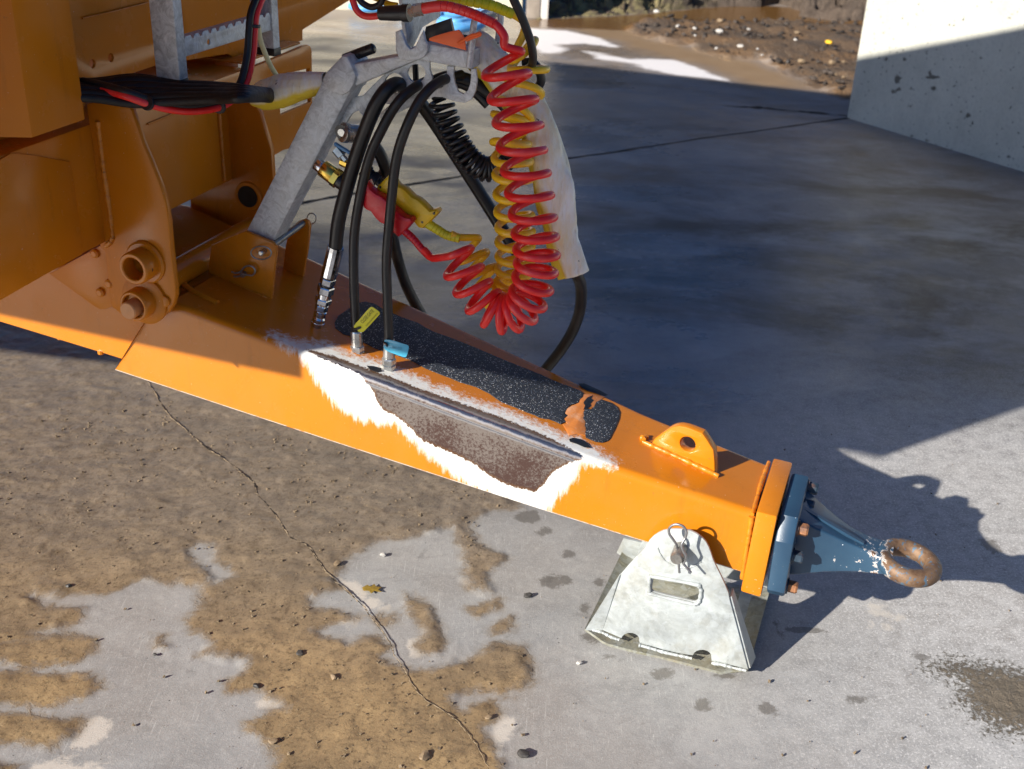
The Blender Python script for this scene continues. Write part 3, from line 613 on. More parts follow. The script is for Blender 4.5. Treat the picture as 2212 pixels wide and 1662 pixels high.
for (x, y, rx, ry) in [(1680, 335, 14, 18), (1665, 385, 10, 10), (1688, 375, 8, 8), (1735, 370, 8, 8), (1830, 372, 11, 10), (1828, 325, 30, 8), (1815, 305, 8, 16), (1730, 445, 7, 7), (1977, 485, 11, 11), (1805, 590, 8, 8), (2145, 660, 9, 7), (1630, 248, 8, 7), (1710, 248, 8, 8), (1633, 300, 5, 5), (1700, 78, 7, 6), (1725, 100, 5, 5), (1950, 470, 5, 5), (1897, 105, 5, 5), (2040, 300, 5, 4), (1620, 140, 6, 6), (2150, 75, 7, 5), (1740, 572, 6, 6), (2020, 170, 4, 4), (1750, 285, 4, 4), (1820, 390, 4, 4), (1700, 540, 4, 6), (2060, 340, 4, 3)]:
    c = ZW(x, y); d = 1-np.sqrt(((pxy[:, 0]-c[0])/(rx*.5142))**2+((pxy[:, 1]-c[1])/(ry*.5142))**2); sp = np.maximum(sp, d*.5142*(rx+ry)/2/380)
setattr_f(wo.data, 'spot', sp)

# ------------------------------------------------------------------ back of the yard
M['cream'] = simple('cream_render', (.66, .60, .46), .8, var=.05, sc=3); M['post'] = simple('weathered_post', (.32, .27, .22), .8, var=.2, sc=12)
M['board'] = simple('dark_boards', (.012, .008, .005), .75, var=.5, sc=8, bump=.5, bsc=30, bd=.01); M['wtrim'] = simple('white_trim', (.80, .76, .70), .7, var=.05)
q1 = onz(1140, 45)
bld = thing('building', 'cream rendered building wall at the back of the yard', 'building', q1)
add('wall', boxm(q1+np.array([-1.35, .75, 1.1]), 1.3, .6, 1.1, np.array([1., 0, 0]), np.array([0, 1., 0])), M['cream'], bld)
add('corner_post', boxm(q1+np.array([.04, .15, 1.1]), .055, .06, 1.1, np.array([1., 0, 0]), np.array([0, 1., 0]), bev=.01), M['post'], bld)
add('trim', boxm(q1+np.array([.13, .13, 1.1]), .028, .04, 1.1, np.array([1., 0, 0]), np.array([0, 1., 0]), bev=.004), M['wtrim'], bld)
fn = thing('board_fence', 'dark brown vertical board fence behind the mud bank', 'fence', q1+np.array([.2, 3.0, 0]))
for i in range(36):
    x = .2+i*.15+random.uniform(-.01, .01); add('board', boxm(q1+np.array([x+.07, 3.0+random.uniform(-.03, .03), 1.1]), .066, .015, 1.1+random.uniform(-.03, .03), np.array([1., 0, 0]), np.array([0, 1., 0])), M['board'], fn)
for i in (0, 1): add('rail', boxm(q1+np.array([2.85, 3.07, .6+i]), 2.7, .03, .05, np.array([1., 0, 0]), np.array([0, 1., 0])), M['board'], fn)
# mud bank
def bank():
    A = [Z7(100, 132), Z7(420, 112), Z7(700, 96), Z7(860, 82), Z7(1100, 62), Z7(1300, 45), Z7(1500, 45), Z7(1640, 28), Z7(1740, 60), Z7(1775, 105), Z7(1900, 125), Z7(2100, 150), Z7(2400, 165)]
    P = crom([onz(*p) for p in A], 30); m = 46; n = len(P); vs = []
    hmax = np.interp(np.arange(n)/(n-1), [0, .15, .28, .4, .55, .7, .85, 1], [.07, .16, .16, .42, .75, .8, .8, .9])
    dir_ = np.array([.25, 1.0, 0]); dir_ /= np.linalg.norm(dir_)
    s = np.linspace(0, 1, m)
    for j in range(m):
        d = s[j]*2.6; q = P+dir_*d
        hh = hmax*np.sin(np.minimum(1, s[j]*2.6)*math.pi/2)*(1 if s[j] < .8 else (1-s[j])/.2*.8+.2)
        nz = fbm(q[:, 0]*7, q[:, 1]*7, 5, 3)*.34+fbm(q[:, 0]*22, q[:, 1]*22, 3, 5)*.14
        q2 = q.copy(); q2[:, 2] = hh+nz*min(1, s[j]*8)*(hmax/.5)**.5-(.03 if j == 0 else 0); q2[:, 0] += fbm(q[:, 0]*9, q[:, 1]*9+40, 3, 8)*.1; vs.append(q2)
    vs = np.concatenate(vs); fs = [(j*n+i, j*n+i+1, (j+1)*n+i+1, (j+1)*n+i) for j in range(m-1) for i in range(n-1)]
    mm = NT('wet_mud_bank'); c = mm.mix(mm.mr(mm.noise(9, 7, .7), .35, .65), (.06, .042, .03), (.15, .11, .08)); gz_ = mm.attr('gx'); c = mm.mix(mm.math('MULTIPLY', mm.mr(gz_, 1.7, .8), mm.mr(mm.noise(14, 5), .4, .6)), c, (.36, .30, .13))
    mm.set('Base Color', c); mm.set('Roughness', .62); mm.set('Normal', mm.bump(mm.noise(30, 8, .8), .9, .03))
    o = mesh_obj('mud_bank', vs, fs, mm.m, None, P[0]); setattr_f(o.data, 'gx', vs[:, 0]); tag(o, kind='structure'); return o
bank()
for k, (x, y, r, mt) in enumerate([(865, 115, .055, 'lstone'), (998, 205, .04, 'lstone'), (1104, 218, .03, 'lstone'), (1258, 240, .05, 'lstone'), (1388, 333, .045, 'lstone'), (1240, 345, .025, 'lstone'), (1497, 350, .025, 'lstone'), (1527, 388, .022, 'lstone'), (1775, 432, .05, 'bstone'), (1962, 440, .05, 'bstone'), (1418, 262, .03, 'dstone'), (2035, 430, .025, 'bstone'), (1690, 435, .045, 'dstone'), (1440, 222, .03, 'lstone'), (2038, 530, .03, 'bstone'), (1265, 170, .045, 'bstone'), (1990, 512, .02, 'bstone'), (1107, 262, .025, 'lstone'), (1745, 245, .04, 'bstone'), (1735, 292, .03, 'lstone')]):
    p = onz(*Z7(x, y)); p[2] = .04; v, f = stone(p, r*.6, 70+k); o = mesh_obj('stone', v, f, M[mt], None, p, True, 25)
    tag(o, ['large white stone beside the brown puddle edge below the board fence', 'round cream stone left of the middle of the far dirt', 'bluish white stone right of the round cream stone', 'upright white stone in the dry grass tuft on the far dirt', 'pinkish white stone in the middle of the near dirt edge', 'small white stone under the yellow straw on the far dirt', 'small grey white stone right of the pinkish one', 'tiny white stone at the lower edge of the dirt', 'largest brown stone low on the dirt near the slab', 'brown stone to the right of the largest brown one', 'small black stone above the pinkish white one', 'brown stone just left of the concrete wall foot', 'black stone at the slab edge left of the largest brown stone', 'pale stone high in the middle of the dirt near the water', 'lowest brown stone by the shadow line near the wall', 'brown lump in the grass behind the upright white stone', 'tiny brown stone above the lowest one by the wall', 'small pale stone left of the grass tuft', 'brown lump on the right half of the far dirt', 'small pale stone below the right hand brown lump'][k], 'stone', 'stones on the far dirt')
p = onz(*Z7(1940, 328)); p[2] = .06; v, f = stone(p, .03, 5); tag(mesh_obj('flower', v, f, simple('bright_yellow', (.95, .5, .02), .5), None, p), 'small bright orange yellow scrap on the dark dirt near the wall', 'scrap')
vs = []; fs = []; o_ = 0; rs = np.random.RandomState(5); cand = rs.rand(2600, 2)*np.array([3.0, 4.6])+np.array([.1, 6.2]); dd = sdf(cand[:, 0], cand[:, 1], gpoly(Z7, dirtp))
for i, (x, y) in enumerate(cand):
    if dd[i] < .02: continue
    v, f = stone((x, y, .03), .006+.022*rs.rand()**3, i); vs.append(v); fs += [tuple(k+o_ for k in q) for q in f]; o_ += len(v)
tag(mesh_obj('gravel', np.concatenate(vs), fs, simple('mixed_gravel', (.05, .038, .03), .75, var=.9, sc=11, bump=0), None, (1.5, 7, 0), False), 'small gravel strewn over the dark dirt', 'gravel', kind='stuff')
# blue pipe lying in coils far behind
Mb = simple('blue_water_pipe', (.10, .36, .72), .4)
Zb = lambda x, y: (537.3+x*.3239, y*.3239)
cp = [[(1290, 95), (1420, 100), (1540, 80), (1620, 50), (1700, 45)], [(1290, 130), (1400, 150), (1500, 120), (1560, 90), (1600, 50), (1570, 5)], [(1270, 150), (1380, 175), (1480, 170), (1550, 150), (1520, 120)], [(1300, 180), (1400, 190), (1520, 180), (1560, 165)], [(680, 40), (760, 60), (900, 62), (1000, 55), (1290, 100)]]
pp = onz(*Zb(1400, 150)); bp = thing('blue_pipe_coil', 'light blue pipe lying in loose coils on the yard far behind the arm', 'pipe', pp)
for k, c in enumerate(cp):
    P = [onz(*Zb(*q), z=.03+.01*k) for q in c]; tube('pipe_loop', P, .028, Mb, bp, seg=8)

# ------------------------------------------------------------------ DRAWBAR
db = thing('drawbar', 'tapered orange box section drawbar with a rubbed patch of white primer and bare steel', 'drawbar', W(-.6, .1, 0))
Z2 = lambda x, y: (537.3+x*.3643, 671.6+y*.3643)
Z4 = lambda x, y: (537.3+x*.3643, 358.2+y*.3643)
steel_px = [Z2(*p) for p in [(330, 225), (480, 262), (600, 306), (700, 342), (900, 414), (1000, 458), (1200, 527), (1500, 634), (1700, 716), (1850, 786), (1950, 840), (1985, 865), (1960, 885), (1870, 915), (1800, 960), (1750, 1030), (1700, 1075), (1640, 1065), (1560, 1040), (1480, 1010), (1400, 960), (1330, 905), (1250, 865), (1170, 830), (1100, 800), (1030, 770), (980, 720), (930, 670), (880, 630), (800, 590), (760, 540), (740, 480), (700, 430), (660, 380), (600, 350), (520, 320), (440, 285), (380, 255)]]
white_px = [Z2(*p) for p in [(120, 140), (170, 150), (290, 190), (340, 188), (480, 208), (560, 255), (640, 280), (760, 310), (900, 368), (1040, 415), (1080, 455), (1180, 470), (1230, 510), (1330, 545), (1500, 590), (1620, 640), (1750, 695), (1850, 750), (1950, 770), (2050, 830), (2170, 905), (2140, 920), (2040, 900), (1985, 890), (1960, 930), (1920, 1000), (1870, 1050), (1800, 1110), (1750, 1190), (1600, 1150), (1480, 1110), (1380, 1060), (1280, 1000), (1180, 935), (1080, 860), (1000, 790), (930, 720), (870, 670), (800, 660), (720, 640), (640, 620), (580, 600), (520, 560), (480, 480), (430, 420), (370, 340), (300, 250), (220, 210), (150, 165)]]
def loft_bar(t0, t1, step, inset=0.0, zoff=0.0, rc=.016, drop=0.0):
    ts = np.arange(t0, t1, -step); secs = []; meta = []
    for t in ts:
        hw = .101+math.tan(rad(5))*(-t)-inset; a, b = zb(t)+zoff, zt(t)-drop; c = .101; pts = []; mt = []
        vn_, vf = c-hw, c+hw
        for z in np.linspace(a+.003, b-rc, 44): pts.append((vn_, z)); mt.append(((b-rc)-z, z-a))
        for k in range(1, 9):
            th = k/8*math.pi/2; pts.append((vn_+rc-rc*math.cos(th), b-rc+rc*math.sin(th))); mt.append((abs(th-.9)*rc*.6, 1))
        for v in np.linspace(vn_+rc, vf-rc, 40)[1:]: pts.append((v, b)); mt.append((min(1, .003+(v-vn_-rc)*.45), 1))
        for k in range(1, 7):
            th = k/6*math.pi/2; pts.append((vf-rc+rc*math.sin(th), b-rc+rc*math.cos(th))); mt.append((1, 1))
        for z in np.linspace(b-rc, a+.003, 8)[1:]: pts.append((vf, z)); mt.append((1, z-a))
        pts.append((vf-.003, a)); mt.append((1, 0)); pts.append((vn_+.003, a)); mt.append((1, 0))
        secs.append([W(t, *p) for p in pts]); meta.append(mt)
    n = len(secs[0]); vs = np.array(secs).reshape(-1, 3); meta = np.array(meta).reshape(-1, 2); fs = []
    for i in range(len(ts)-1):
        for k in range(n): l = (k+1) % n; fs.append((i*n+k, (i+1)*n+k, (i+1)*n+l, i*n+l))
    fs.append(tuple(range(n))); fs.append(tuple((len(ts)-1)*n+k for k in range(n))[::-1])
    return vs, fs, meta
vs, fs, mt = loft_bar(0.0, -1.375, .006)
_l = (vs-P0); _t = _l@U; _k = -1.372+(vs[:, 2]-.454)*.70; vs = vs+np.outer(np.maximum(0, _k-_t), U); _t2 = (vs-P0)@U; _q = (_k > _t) & (mt[:, 0] < 2); _zm = np.array([zt(q) for q in _t2]); vs[_q, 2] = np.minimum(vs[_q, 2], _zm[_q])
bar = mesh_obj('box_beam', vs, fs, M['worn'], db, None, True, 40)
pd_ = dproj(vs); dist = np.linalg.norm(vs-C, axis=1); sc_ = dist/F
facing = np.array([1.0]*len(vs)); farv = ((vs-P0)@V) > .16; 
for nm, pl in (('wear_white', white_px), ('wear_steel', steel_px)):
    s = sdf(pd_[:, 0], pd_[:, 1], pl)*sc_; s[farv & (s < .3) & (mt[:, 0] > .5) & (np.abs(vs[:, 2]-np.array([zt(q) for q in (vs-P0)@U])) > .003)] = -1; setattr_f(bar.data, nm, s)
setattr_f(bar.data, 'ridge', mt[:, 0]); setattr_f(bar.data, 'bottom', mt[:, 1])
vs, fs, mt = loft_bar(-1.15, -2.6, .05, inset=.005, zoff=.030, drop=.005)
mesh_obj('rear_section', vs, fs, M['orange'], db)
bt = [(130, 733), (218, 765)]
for q in bt:
    P = onpl(*q, P0+V*(-.0), np.array([-(math.sin(rad(5))*U[0]*0+U[1]), U[0], 0])); p = pv(q[0], q[1]-3, -.115); add('bolt_head', lathe(p+Z*.006, p-Z*.02, [(0, .007), (.008, .007), (.010, .005)], 10), M['orange'], db)
# weld seam where the doubler starts is a shallow vertical bead
# anti slip mat pieces
mat1 = [(510, 930), (530, 890), (590, 850), (650, 815), (690, 805), (740, 815), (800, 850), (900, 895), (1000, 930), (1050, 960), (1100, 985), (1200, 1020), (1300, 1060), (1500, 1145), (1700, 1225), (1850, 1290), (1960, 1330), (1985, 1350), (1980, 1370), (1962, 1385), (1955, 1405), (1930, 1412), (1905, 1418), (1890, 1435), (1880, 1450), (1872, 1468), (1890, 1480), (1868, 1500), (1878, 1518), (1850, 1530), (1820, 1515), (1780, 1500), (1755, 1498), (1720, 1490), (1700, 1478), (1650, 1460), (1580, 1430), (1500, 1400), (1460, 1372), (1430, 1350), (1350, 1310), (1250, 1280), (1200, 1258), (1150, 1240), (1050, 1200), (960, 1150), (860, 1115), (760, 1085), (680, 1045), (610, 1010), (560, 995), (515, 960)]
mat2 = [(2090, 1385), (2150, 1405), (2185, 1430), (2200, 1460), (2195, 1500), (2170, 1560), (2140, 1618), (2125, 1632), (2100, 1640), (2060, 1635), (2000, 1610), (1995, 1580), (2003, 1560), (1992, 1540), (2000, 1520), (1982, 1495), (1990, 1480), (1985, 1460), (1995, 1440), (2030, 1443), (2050, 1425), (2060, 1400), (2075, 1395)]
def onmat(pts, f=Z4, up=.002):
    c = [ptop(*f(*p), up=up) for p in pts]; return c
tn = np.cross(U+Z*-.23, V); tn /= np.linalg.norm(tn)
mt_ = thing('anti_slip_mat', 'torn black gritty anti slip mat stuck on top of the drawbar', 'mat', ptop(*Z4(1300, 1200)))
plate('mat_piece', onmat(mat1), tn, .0022, M['grit'], mt_, bev=.0004, to=-1)
plate('mat_piece', onmat(mat2), tn, .0022, M['grit'], mt_, bev=.0004, to=-1)
plate('bare_strip', onmat([(1962, 1372), (1985, 1356), (2040, 1352), (2110, 1370), (2085, 1388), (2060, 1402), (2045, 1432), (2000, 1440), (1985, 1468), (1995, 1520), (1998, 1560), (1996, 1600), (1950, 1590), (1900, 1600), (1885, 1570), (1862, 1532), (1890, 1530), (1868, 1505), (1890, 1482), (1875, 1465), (1885, 1440), (1930, 1418), (1958, 1405)], up=.0012), tn, .0008, M['bare'], mt_, bev=.0002, to=-1)
plate('mat_scrap', onmat([(1990, 1395), (2010, 1372), (2040, 1362), (2030, 1380), (2045, 1390), (2025, 1410), (2030, 1425), (2005, 1440), (1985, 1445), (1995, 1420), (1985, 1405)], up=.0022), tn, .001, M['smear'], mt_, bev=.0002, to=-1)
plate('mat_scrap', onmat([(1900, 1620), (1925, 1612), (1970, 1622), (2010, 1645), (2030, 1672), (1990, 1668), (1945, 1648), (1905, 1635)], up=.0022), tn, .001, M['smear'], mt_, bev=.0002, to=-1)
plate('mat_scrap', onmat([(1955, 1292), (1990, 1290), (2030, 1308), (2080, 1330), (2130, 1358), (2110, 1365), (2060, 1350), (2010, 1335), (1975, 1315)], up=.0022), tn, .001, M['smear'], mt_, bev=.0002, to=-1)
plate('mat_scrap', onmat([(700, 1185), (740, 1188), (785, 1200), (790, 1218), (760, 1222), (720, 1208)], up=.0022), tn, .001, M['smear'], mt_, bev=.0002, to=-1)
# end plate
def ring_sec(t, ex): return [W(t, .0-ex, .226-ex), W(t, .202+ex, .226-ex)]
hull('end_plate', [W(.000, -.009, .187), W(.041, -.009, .184), W(.047, -.009, .379), W(.007, -.009, .381), W(.000, .211, .187), W(.041, .211, .184), W(.047, .211, .379), W(.007, .211, .381)], M['orange'], db, .005)
def bead(name, pts, r, parent, mat, seed=0, n=30, rip=.18):
    P = crom(pts, n); rs = np.random.RandomState(seed); k = len(P); r = r*.66; rr = r*(1+rip*.2*np.sin(np.arange(k)*.8)+.18*np.convolve(rs.randn(k+10), np.ones(7)/7, 'same')[5:-5]*2); v, f = sweep(P, rr, 10); return mesh_obj(name, v, f, mat, parent, None, True, 60)
bead('weld_bead', [W(-.001, -.003, .215), W(-.001, -.003, .30), W(-.001, -.001, .362)], .0075, db, M['weld'], 1)
bead('weld_bead', [W(-.001, .0, .366), W(-.002, .1, .371), W(-.001, .205, .371)], .0075, db, M['weld'], 2)
# lug
A_ = ptop(1395, 957); B_ = ptop(1551, 1029); ld = (B_-A_); ldh = ld.copy(); ldh[2] = 0; ldh /= np.linalg.norm(ldh); ln = np.array([-ldh[1], ldh[0], 0]); 
Zl = lambda x, y: (1253.7+x*.2024, 850.7+y*.2024)
def pl_(x, y): return onpl(*Zl(x, y), A_, ln)
lp = [pl_(*q) for q in [(745, 520), (790, 480), (900, 400), (955, 365), (1000, 348), (1060, 342), (1130, 355), (1200, 380), (1300, 420), (1350, 490), (1420, 600), (1432, 720), (1442, 862)]]
lp = [p-Z*.001 if i not in (0, len(lp)-1) else p-Z*.01 for i, p in enumerate(lp)]
hc = pl_(1143, 541); plate('lug', lp, ln, .022, M['orange'], db, bev=.003, holes=[circ(hc, .0165, ldh, Z, 28)])
bead('weld_bead', [A_+Z*.002-ldh*.006-ln*.002, (A_+B_)/2+Z*.003-ln*.003, B_+Z*.002+ldh*.002-ln*.002], .0075, db, M['weld'], 3, 40)
bead('weld_bead', [A_+Z*.002-ldh*.006+ln*.022, A_-ldh*.012+ln*.010+Z*.004, A_+Z*.006-ldh*.006], .008, db, M['weld'], 4, 20)
# towing eye
te = thing('towing_eye', 'blue bolt on towing eye with a rusty ring on the front of the drawbar', 'towing eye', W(.07, .1, .2))
fp = [W(.050, *q) for q in [(.020, .368), (.185, .368), (.208, .345), (.208, .215), (.19, .190), (.005, .190), (-.010, .208), (-.010, .325)]]
fl = plate('flange', fp, U, .036, M['blue'], te, bev=.005)
def with_chip(o, fn):
    n = len(o.data.vertices); co = np.empty(n*3); o.data.vertices.foreach_get('co', co); co = co.reshape(-1, 3)+ROOT[o.name]; setattr_f(o.data, 'chip', np.array([fn(p) for p in co]))
chp = pv(1694, 1228, -.01)
with_chip(fl, lambda p: .03)
def loft(secs):
    n = len(secs[0]); vs = np.array(secs).reshape(-1, 3); fs = []
    for i in range(len(secs)-1):
        for k in range(n): l = (k+1) % n; fs.append((i*n+k, (i+1)*n+k, (i+1)*n+l, i*n+l))
    fs.append(tuple(range(n))); fs.append(tuple((len(secs)-1)*n+k for k in range(n))[::-1]); return vs, fs
def rsec(t, vc, zc, hv, hz, r=.008, m=4):
    o = []
    for (sv, sz, a0) in ((1, 1, 0), (-1, 1, 90), (-1, -1, 180), (1, -1, 270)):
        for k in range(m+1):
            a = rad(a0+90*k/m); o.append(W(t, vc+sv*(hv-r)+r*math.cos(a), zc+sz*(hz-r)+r*math.sin(a)))
    return o
secs = []
for t, hv, zl, zh in ((.080, .062, .216, .352), (.095, .058, .217, .345), (.12, .050, .222, .332), (.15, .040, .227, .318), (.18, .033, .232, .305), (.21, .030, .238, .296), (.235, .031, .243, .290), (.26, .036, .250, .287), (.272, .040, .252, .285)):
    secs.append(rsec(t, .104, (zl+zh)/2, hv, (zh-zl)/2, .0045))
arm = add('arm', loft(secs), M['blue'], te, angle=50)
with_chip(arm, lambda p: float(np.interp(L(p)[0], [.08, .17, .22, .26], [-.02, .02, .12, .2])))
slab('rib', [W(.084, .100, .350), W(.084, .100, .30), W(.21, .100, .29), W(.215, .100, .298)], .010, M['blue'], te)
with_chip(bpy.data.objects['rib'], lambda p: 0.0)
rc_ = W(.303, .104, .268); ndn = Z+U*.10; ndn /= np.linalg.norm(ndn); e1 = U-ndn*(U@ndn); e1 /= np.linalg.norm(e1); e2 = np.cross(ndn, e1)
vs = []; nu, nv = 56, 20
for i in range(nu):
    a = i/nu*2*math.pi; rd_ = math.cos(a)*e1+math.sin(a)*e2
    for k in range(nv):
        b = k/nv*2*math.pi; vs.append(rc_+rd_*(.0495+.0170*math.cos(b))+ndn*.0185*math.sin(b))
fs = [(i*nv+k, ((i+1) % nu)*nv+k, ((i+1) % nu)*nv+(k+1) % nv, i*nv+(k+1) % nv) for i in range(nu) for k in range(nv)]
rg_ = add('ring', (np.array(vs), fs), M['ring'], te); setattr_f(rg_.data, 'paint', [(-((p-rc_)@U)-.034)*14 - max(0, ((p-rc_)@Z))*10 for p in np.array(vs)])
bl = [(1744, 1053, .175, 'darkbolt'), (1742, 1092, .125, 'darkbolt'), (1734, 1144, .03, 'rustm'), (1727, 1204, .015, 'darkbolt'), (1703, 1266, .02, 'rustm'), (1735, 1200, .17, 'darkbolt'), (1712, 1262, .17, 'darkbolt')]
for x, y, v_, mt in bl:
    z_ = L(pv(x, y, v_))[2]; z_ = min(max(z_, .205), .352); p = W(.086, v_, z_); b = add('bolt', lathe(p, p+U, [(0, .013), (.018, .013), (.0215, .0105)], 6), M[mt], te, angle=25)
    b2 = mesh_obj('washer', *lathe(p, p+U, [(0, .0165), (.003, .0165)], 20), M['darkbolt'], b)

# ------------------------------------------------------------------ galvanised stand under the drawbar
Zs = lambda x, y: (1235.8+x*.2264, 1092.5+y*.2264)
NV = -.045
def ps(x, y, v=NV): return pv(*Zs(x, y), v)
st = thing('skid_stand', 'galvanised foot plate stand with cut out handle under the drawbar nose', 'stand', W(-.13, 0, 0))
outl = [(470, 650), (520, 590), (610, 490), (700, 400), (735, 335), (780, 290), (825, 260), (870, 240), (930, 228), (990, 225), (1060, 228), (1130, 242), (1185, 268), (1235, 303), (1275, 345), (1305, 400), (1325, 455), (1340, 505), (1370, 570), (1400, 630), (1450, 735), (1490, 830), (1503, 900), (1560, 1110), (1680, 1565), (1420, 1500), (1330, 1485)]
def arc(cx, cy, rx, ry, a0, a1, n=9): return [(cx+rx*math.cos(rad(a)), cy-ry*math.sin(rad(a))) for a in np.linspace(a0, a1, n)]
outl += arc(1240, 1440, 88, 62, -8, 172)+[(1050, 1418), (880, 1380), (760, 1345), (645, 1315)]+arc(555, 1278, 85, 62, -12, 172)+[(460, 1262), (290, 1190)]
slot = [(775, 690), (1170, 765), (1200, 785), (1213, 815), (1207, 870), (1195, 905), (1175, 915), (1150, 914), (775, 822), (758, 800)]
spl = [ps(*q) for q in outl]; sslot = [ps(*q) for q in slot]
np_ = plate('side_plate', spl, V, .006, M['galvs'], st, bev=.0012, holes=[sslot])
c = [ps(*q)-V*.002 for q in [(755, 668), (1180, 748), (1215, 770), (1232, 810), (1222, 880), (1205, 920), (1175, 933), (1140, 930), (765, 838), (740, 805), (742, 690)]]
P = crom(c+[c[0]], 8)[:-1]; v, f = sweep(P, .0040*(1+.15*np.sin(np.arange(len(P))*.9)), 10, closed=True, ref=V); mesh_obj('slot_rim', v, f, M['galvs'], np_)
# far plate: the same outline shifted across, plain
far = [p+V*.29 for p in [ps(*q) for q in outl[:26]]]+[ps(290, 1190)+V*.29]
plate('side_plate', far, V, .006, M['galvs'], st, bev=.0012)
# base plate, boat shaped
bp_ = [(120, 1195, .018), (165, 1225, .012), (290, 1315, .003), (340, 1340, 0.0), (600, 1408, 0), (870, 1468, 0), (1420, 1610, 0), (1500, 1600, .002), (1680, 1578, .014)]
nearv = [onz(*Zs(x, y), z=z) for x, y, z in bp_]
prof = [(L(p)[0], L(p)[1], p[2]) for p in nearv]; farv_ = .262
vs = []
for t, v_, z in prof: vs += [W(t, v_, z), W(t, farv_, z), W(t, farv_, z+.006), W(t, v_, z+.006)]
fs = []; n = len(prof)
for i in range(n-1):
    for k in range(4): l = (k+1) % 4; fs.append((i*4+k, (i+1)*4+k, (i+1)*4+l, i*4+l))
fs += [(0, 1, 2, 3), tuple((n-1)*4+k for k in (3, 2, 1, 0))]
mesh_obj('base_plate', np.array(vs), fs, M['galvd'], st)
# left wing flaring outwards
a1 = ps(470, 655); a2 = ps(290, 1192); b1 = onpl(*Zs(452, 668), P0+V*(NV-.004), V); b2 = onz(*Zs(128, 1190), z=.026)
slab('wing_plate', [a1, a2, b2, b1], .005, M['galvs'], st)
r1_ = ps(1500, 885); r2_ = ps(1680, 1565); slab('wing_plate', [r1_+V*.005, r2_+V*.005, r2_+V*.055+U*.004-Z*.010, r1_+V*.035-U*.002], .004, M['galvs'], st)  # right side infill, added to close a light gap in the stand's shadow
# rear left: the other side's flared plate, and weld runs along the foot
slab('far_wing_plate', [onz(*Zs(425, 450), z=.018), pv(*Zs(490, 312), .255), pv(*Zs(760, 380), .255), pv(*Zs(760, 560), .255), onz(*Zs(560, 540), z=.006)], .005, M['galvs'], st)
bead('foot_weld', [ps(*q)-V*.003-Z*.001 for q in [(200, 1175), (290, 1200), (380, 1245), (455, 1270)]], .0048, st, M['galvs'], 7, 22, .25)
bead('foot_weld', [ps(*q)-V*.003-Z*.001 for q in [(640, 1320), (760, 1352), (880, 1388), (1050, 1425), (1148, 1447)]], .0050, st, M['galvs'], 8, 30, .25)
bead('foot_weld', [ps(*q)-V*.003-Z*.001 for q in [(1335, 1490), (1430, 1505), (1560, 1540), (1665, 1562)]], .0050, st, M['galvs'], 9, 26, .3)
bead('boss_weld', [ps(*q)-V*.0005 for q in [(815, 400), (845, 470), (900, 535), (980, 580), (1080, 592), (1170, 572), (1230, 530)]], .0026, st, M['galvs'], 10, 20, .2)
pc = ps(1040, 400); pin = add('pivot_pin', lathe(pc+V*.30, pc-V*.05, [(0, .0135), (.30, .0135), (.335, .0135), (.341, .0125), (.344, .011)], 28), M['pinsteel'], st)
slab('corner_plate', [W(L(ps(1480, 900))[0], .05, .006), W(.030, .05, .006), W(.030, .255, .006), W(L(ps(1480, 900))[0], .255, .006)], .002, M['galvs'], st)
Mw = simple('spring_wire', (.33, .33, .33), .35, .8, var=.2, sc=90)
def wire(name, pts, r, label, group=None, mat=None, n=10):
    P = crom(pts, n); v, f = sweep(P, r, 10); o = mesh_obj(name, v, f, mat or Mw, None, P[0], True, 60); tag(o, label, 'clip', group); return o
vr = NV-.036
wire('retaining_clip', [ps(x, y, vr+dv) for x, y, dv in [(1003, 412, .012), (995, 370, .006), (965, 325, 0), (930, 275, 0), (925, 225, 0), (955, 190, 0), (1005, 180, 0), (1060, 200, 0), (1090, 250, 0), (1080, 305, 0), (1055, 350, -.004), (1045, 385, -.006), (1065, 440, -.006), (1085, 480, -.004), (1080, 520, 0), (1062, 550, 0), (1095, 595, 0), (1135, 640, 0)]], .0027, 'bent wire spring clip through the pin of the galvanised stand', None)
wire('split_pin', [ps(x, y, vr+.01) for x, y in [(1012, 500), (1018, 560), (1024, 640)]], .0026, 'short straight wire leg hanging below the stand pin')

# ------------------------------------------------------------------ bracket on the drawbar + arm
Z3 = lambda x, y: (x/3.0877, 447.8+y/3.0877)
br = thing('arm_bracket', 'orange welded two cheek bracket on top of the drawbar holding the galvanised arm', 'bracket', W(-1.12, .1, .6))
BV = .060
q = [Z3(*p) for p in [(1385, 445), (1392, 380), (1408, 255), (1500, 212), (1635, 162), (1740, 205), (1815, 238), (1838, 262), (1842, 300), (1825, 450), (1806, 618)]]
pp_ = [pv(*x, BV) for x in q]; pp_[0] -= Z*.012; pp_[-1] -= Z*.006
plate('bracket_cheek', pp_, V, .010, M['orange'], br, bev=.002)
FV = .200
q = [Z3(*p) for p in [(1880, 380), (1905, 250), (1930, 150), (1990, 95), (2030, 80), (2055, 95), (2066, 130), (2050, 280), (2018, 455)]]
pp_ = [pv(*x, FV) for x in q]; pp_[-1] -= Z*.006
pp_[0] -= Z*.02
plate('bracket_cheek', pp_, V, .010, M['orange'], br, bev=.002)
bead('weld_bead', [pv(*Z3(*p), BV-.001) for p in [(1392, 452), (1600, 535), (1800, 612)]], .0045, br, M['weld'], 21, 40, .2)
pa = pv(*Z3(1822, 252), BV+.012)
tube('cross_rod', [pa, pa+V*(FV-BV-.005)+Z*.008], .0075, M['pinsteel'], br, smooth_path=False)
ar = thing('hose_support', 'galvanised bent steel arm carrying the hoses above the drawbar', 'arm', W(-1.1, .11, .66))
AV = .076
Zh = lambda x, y: (537.3+x*.3239, y*.3239)
def pa_(x, y, v=AV): return pv(*Zh(x, y), v)
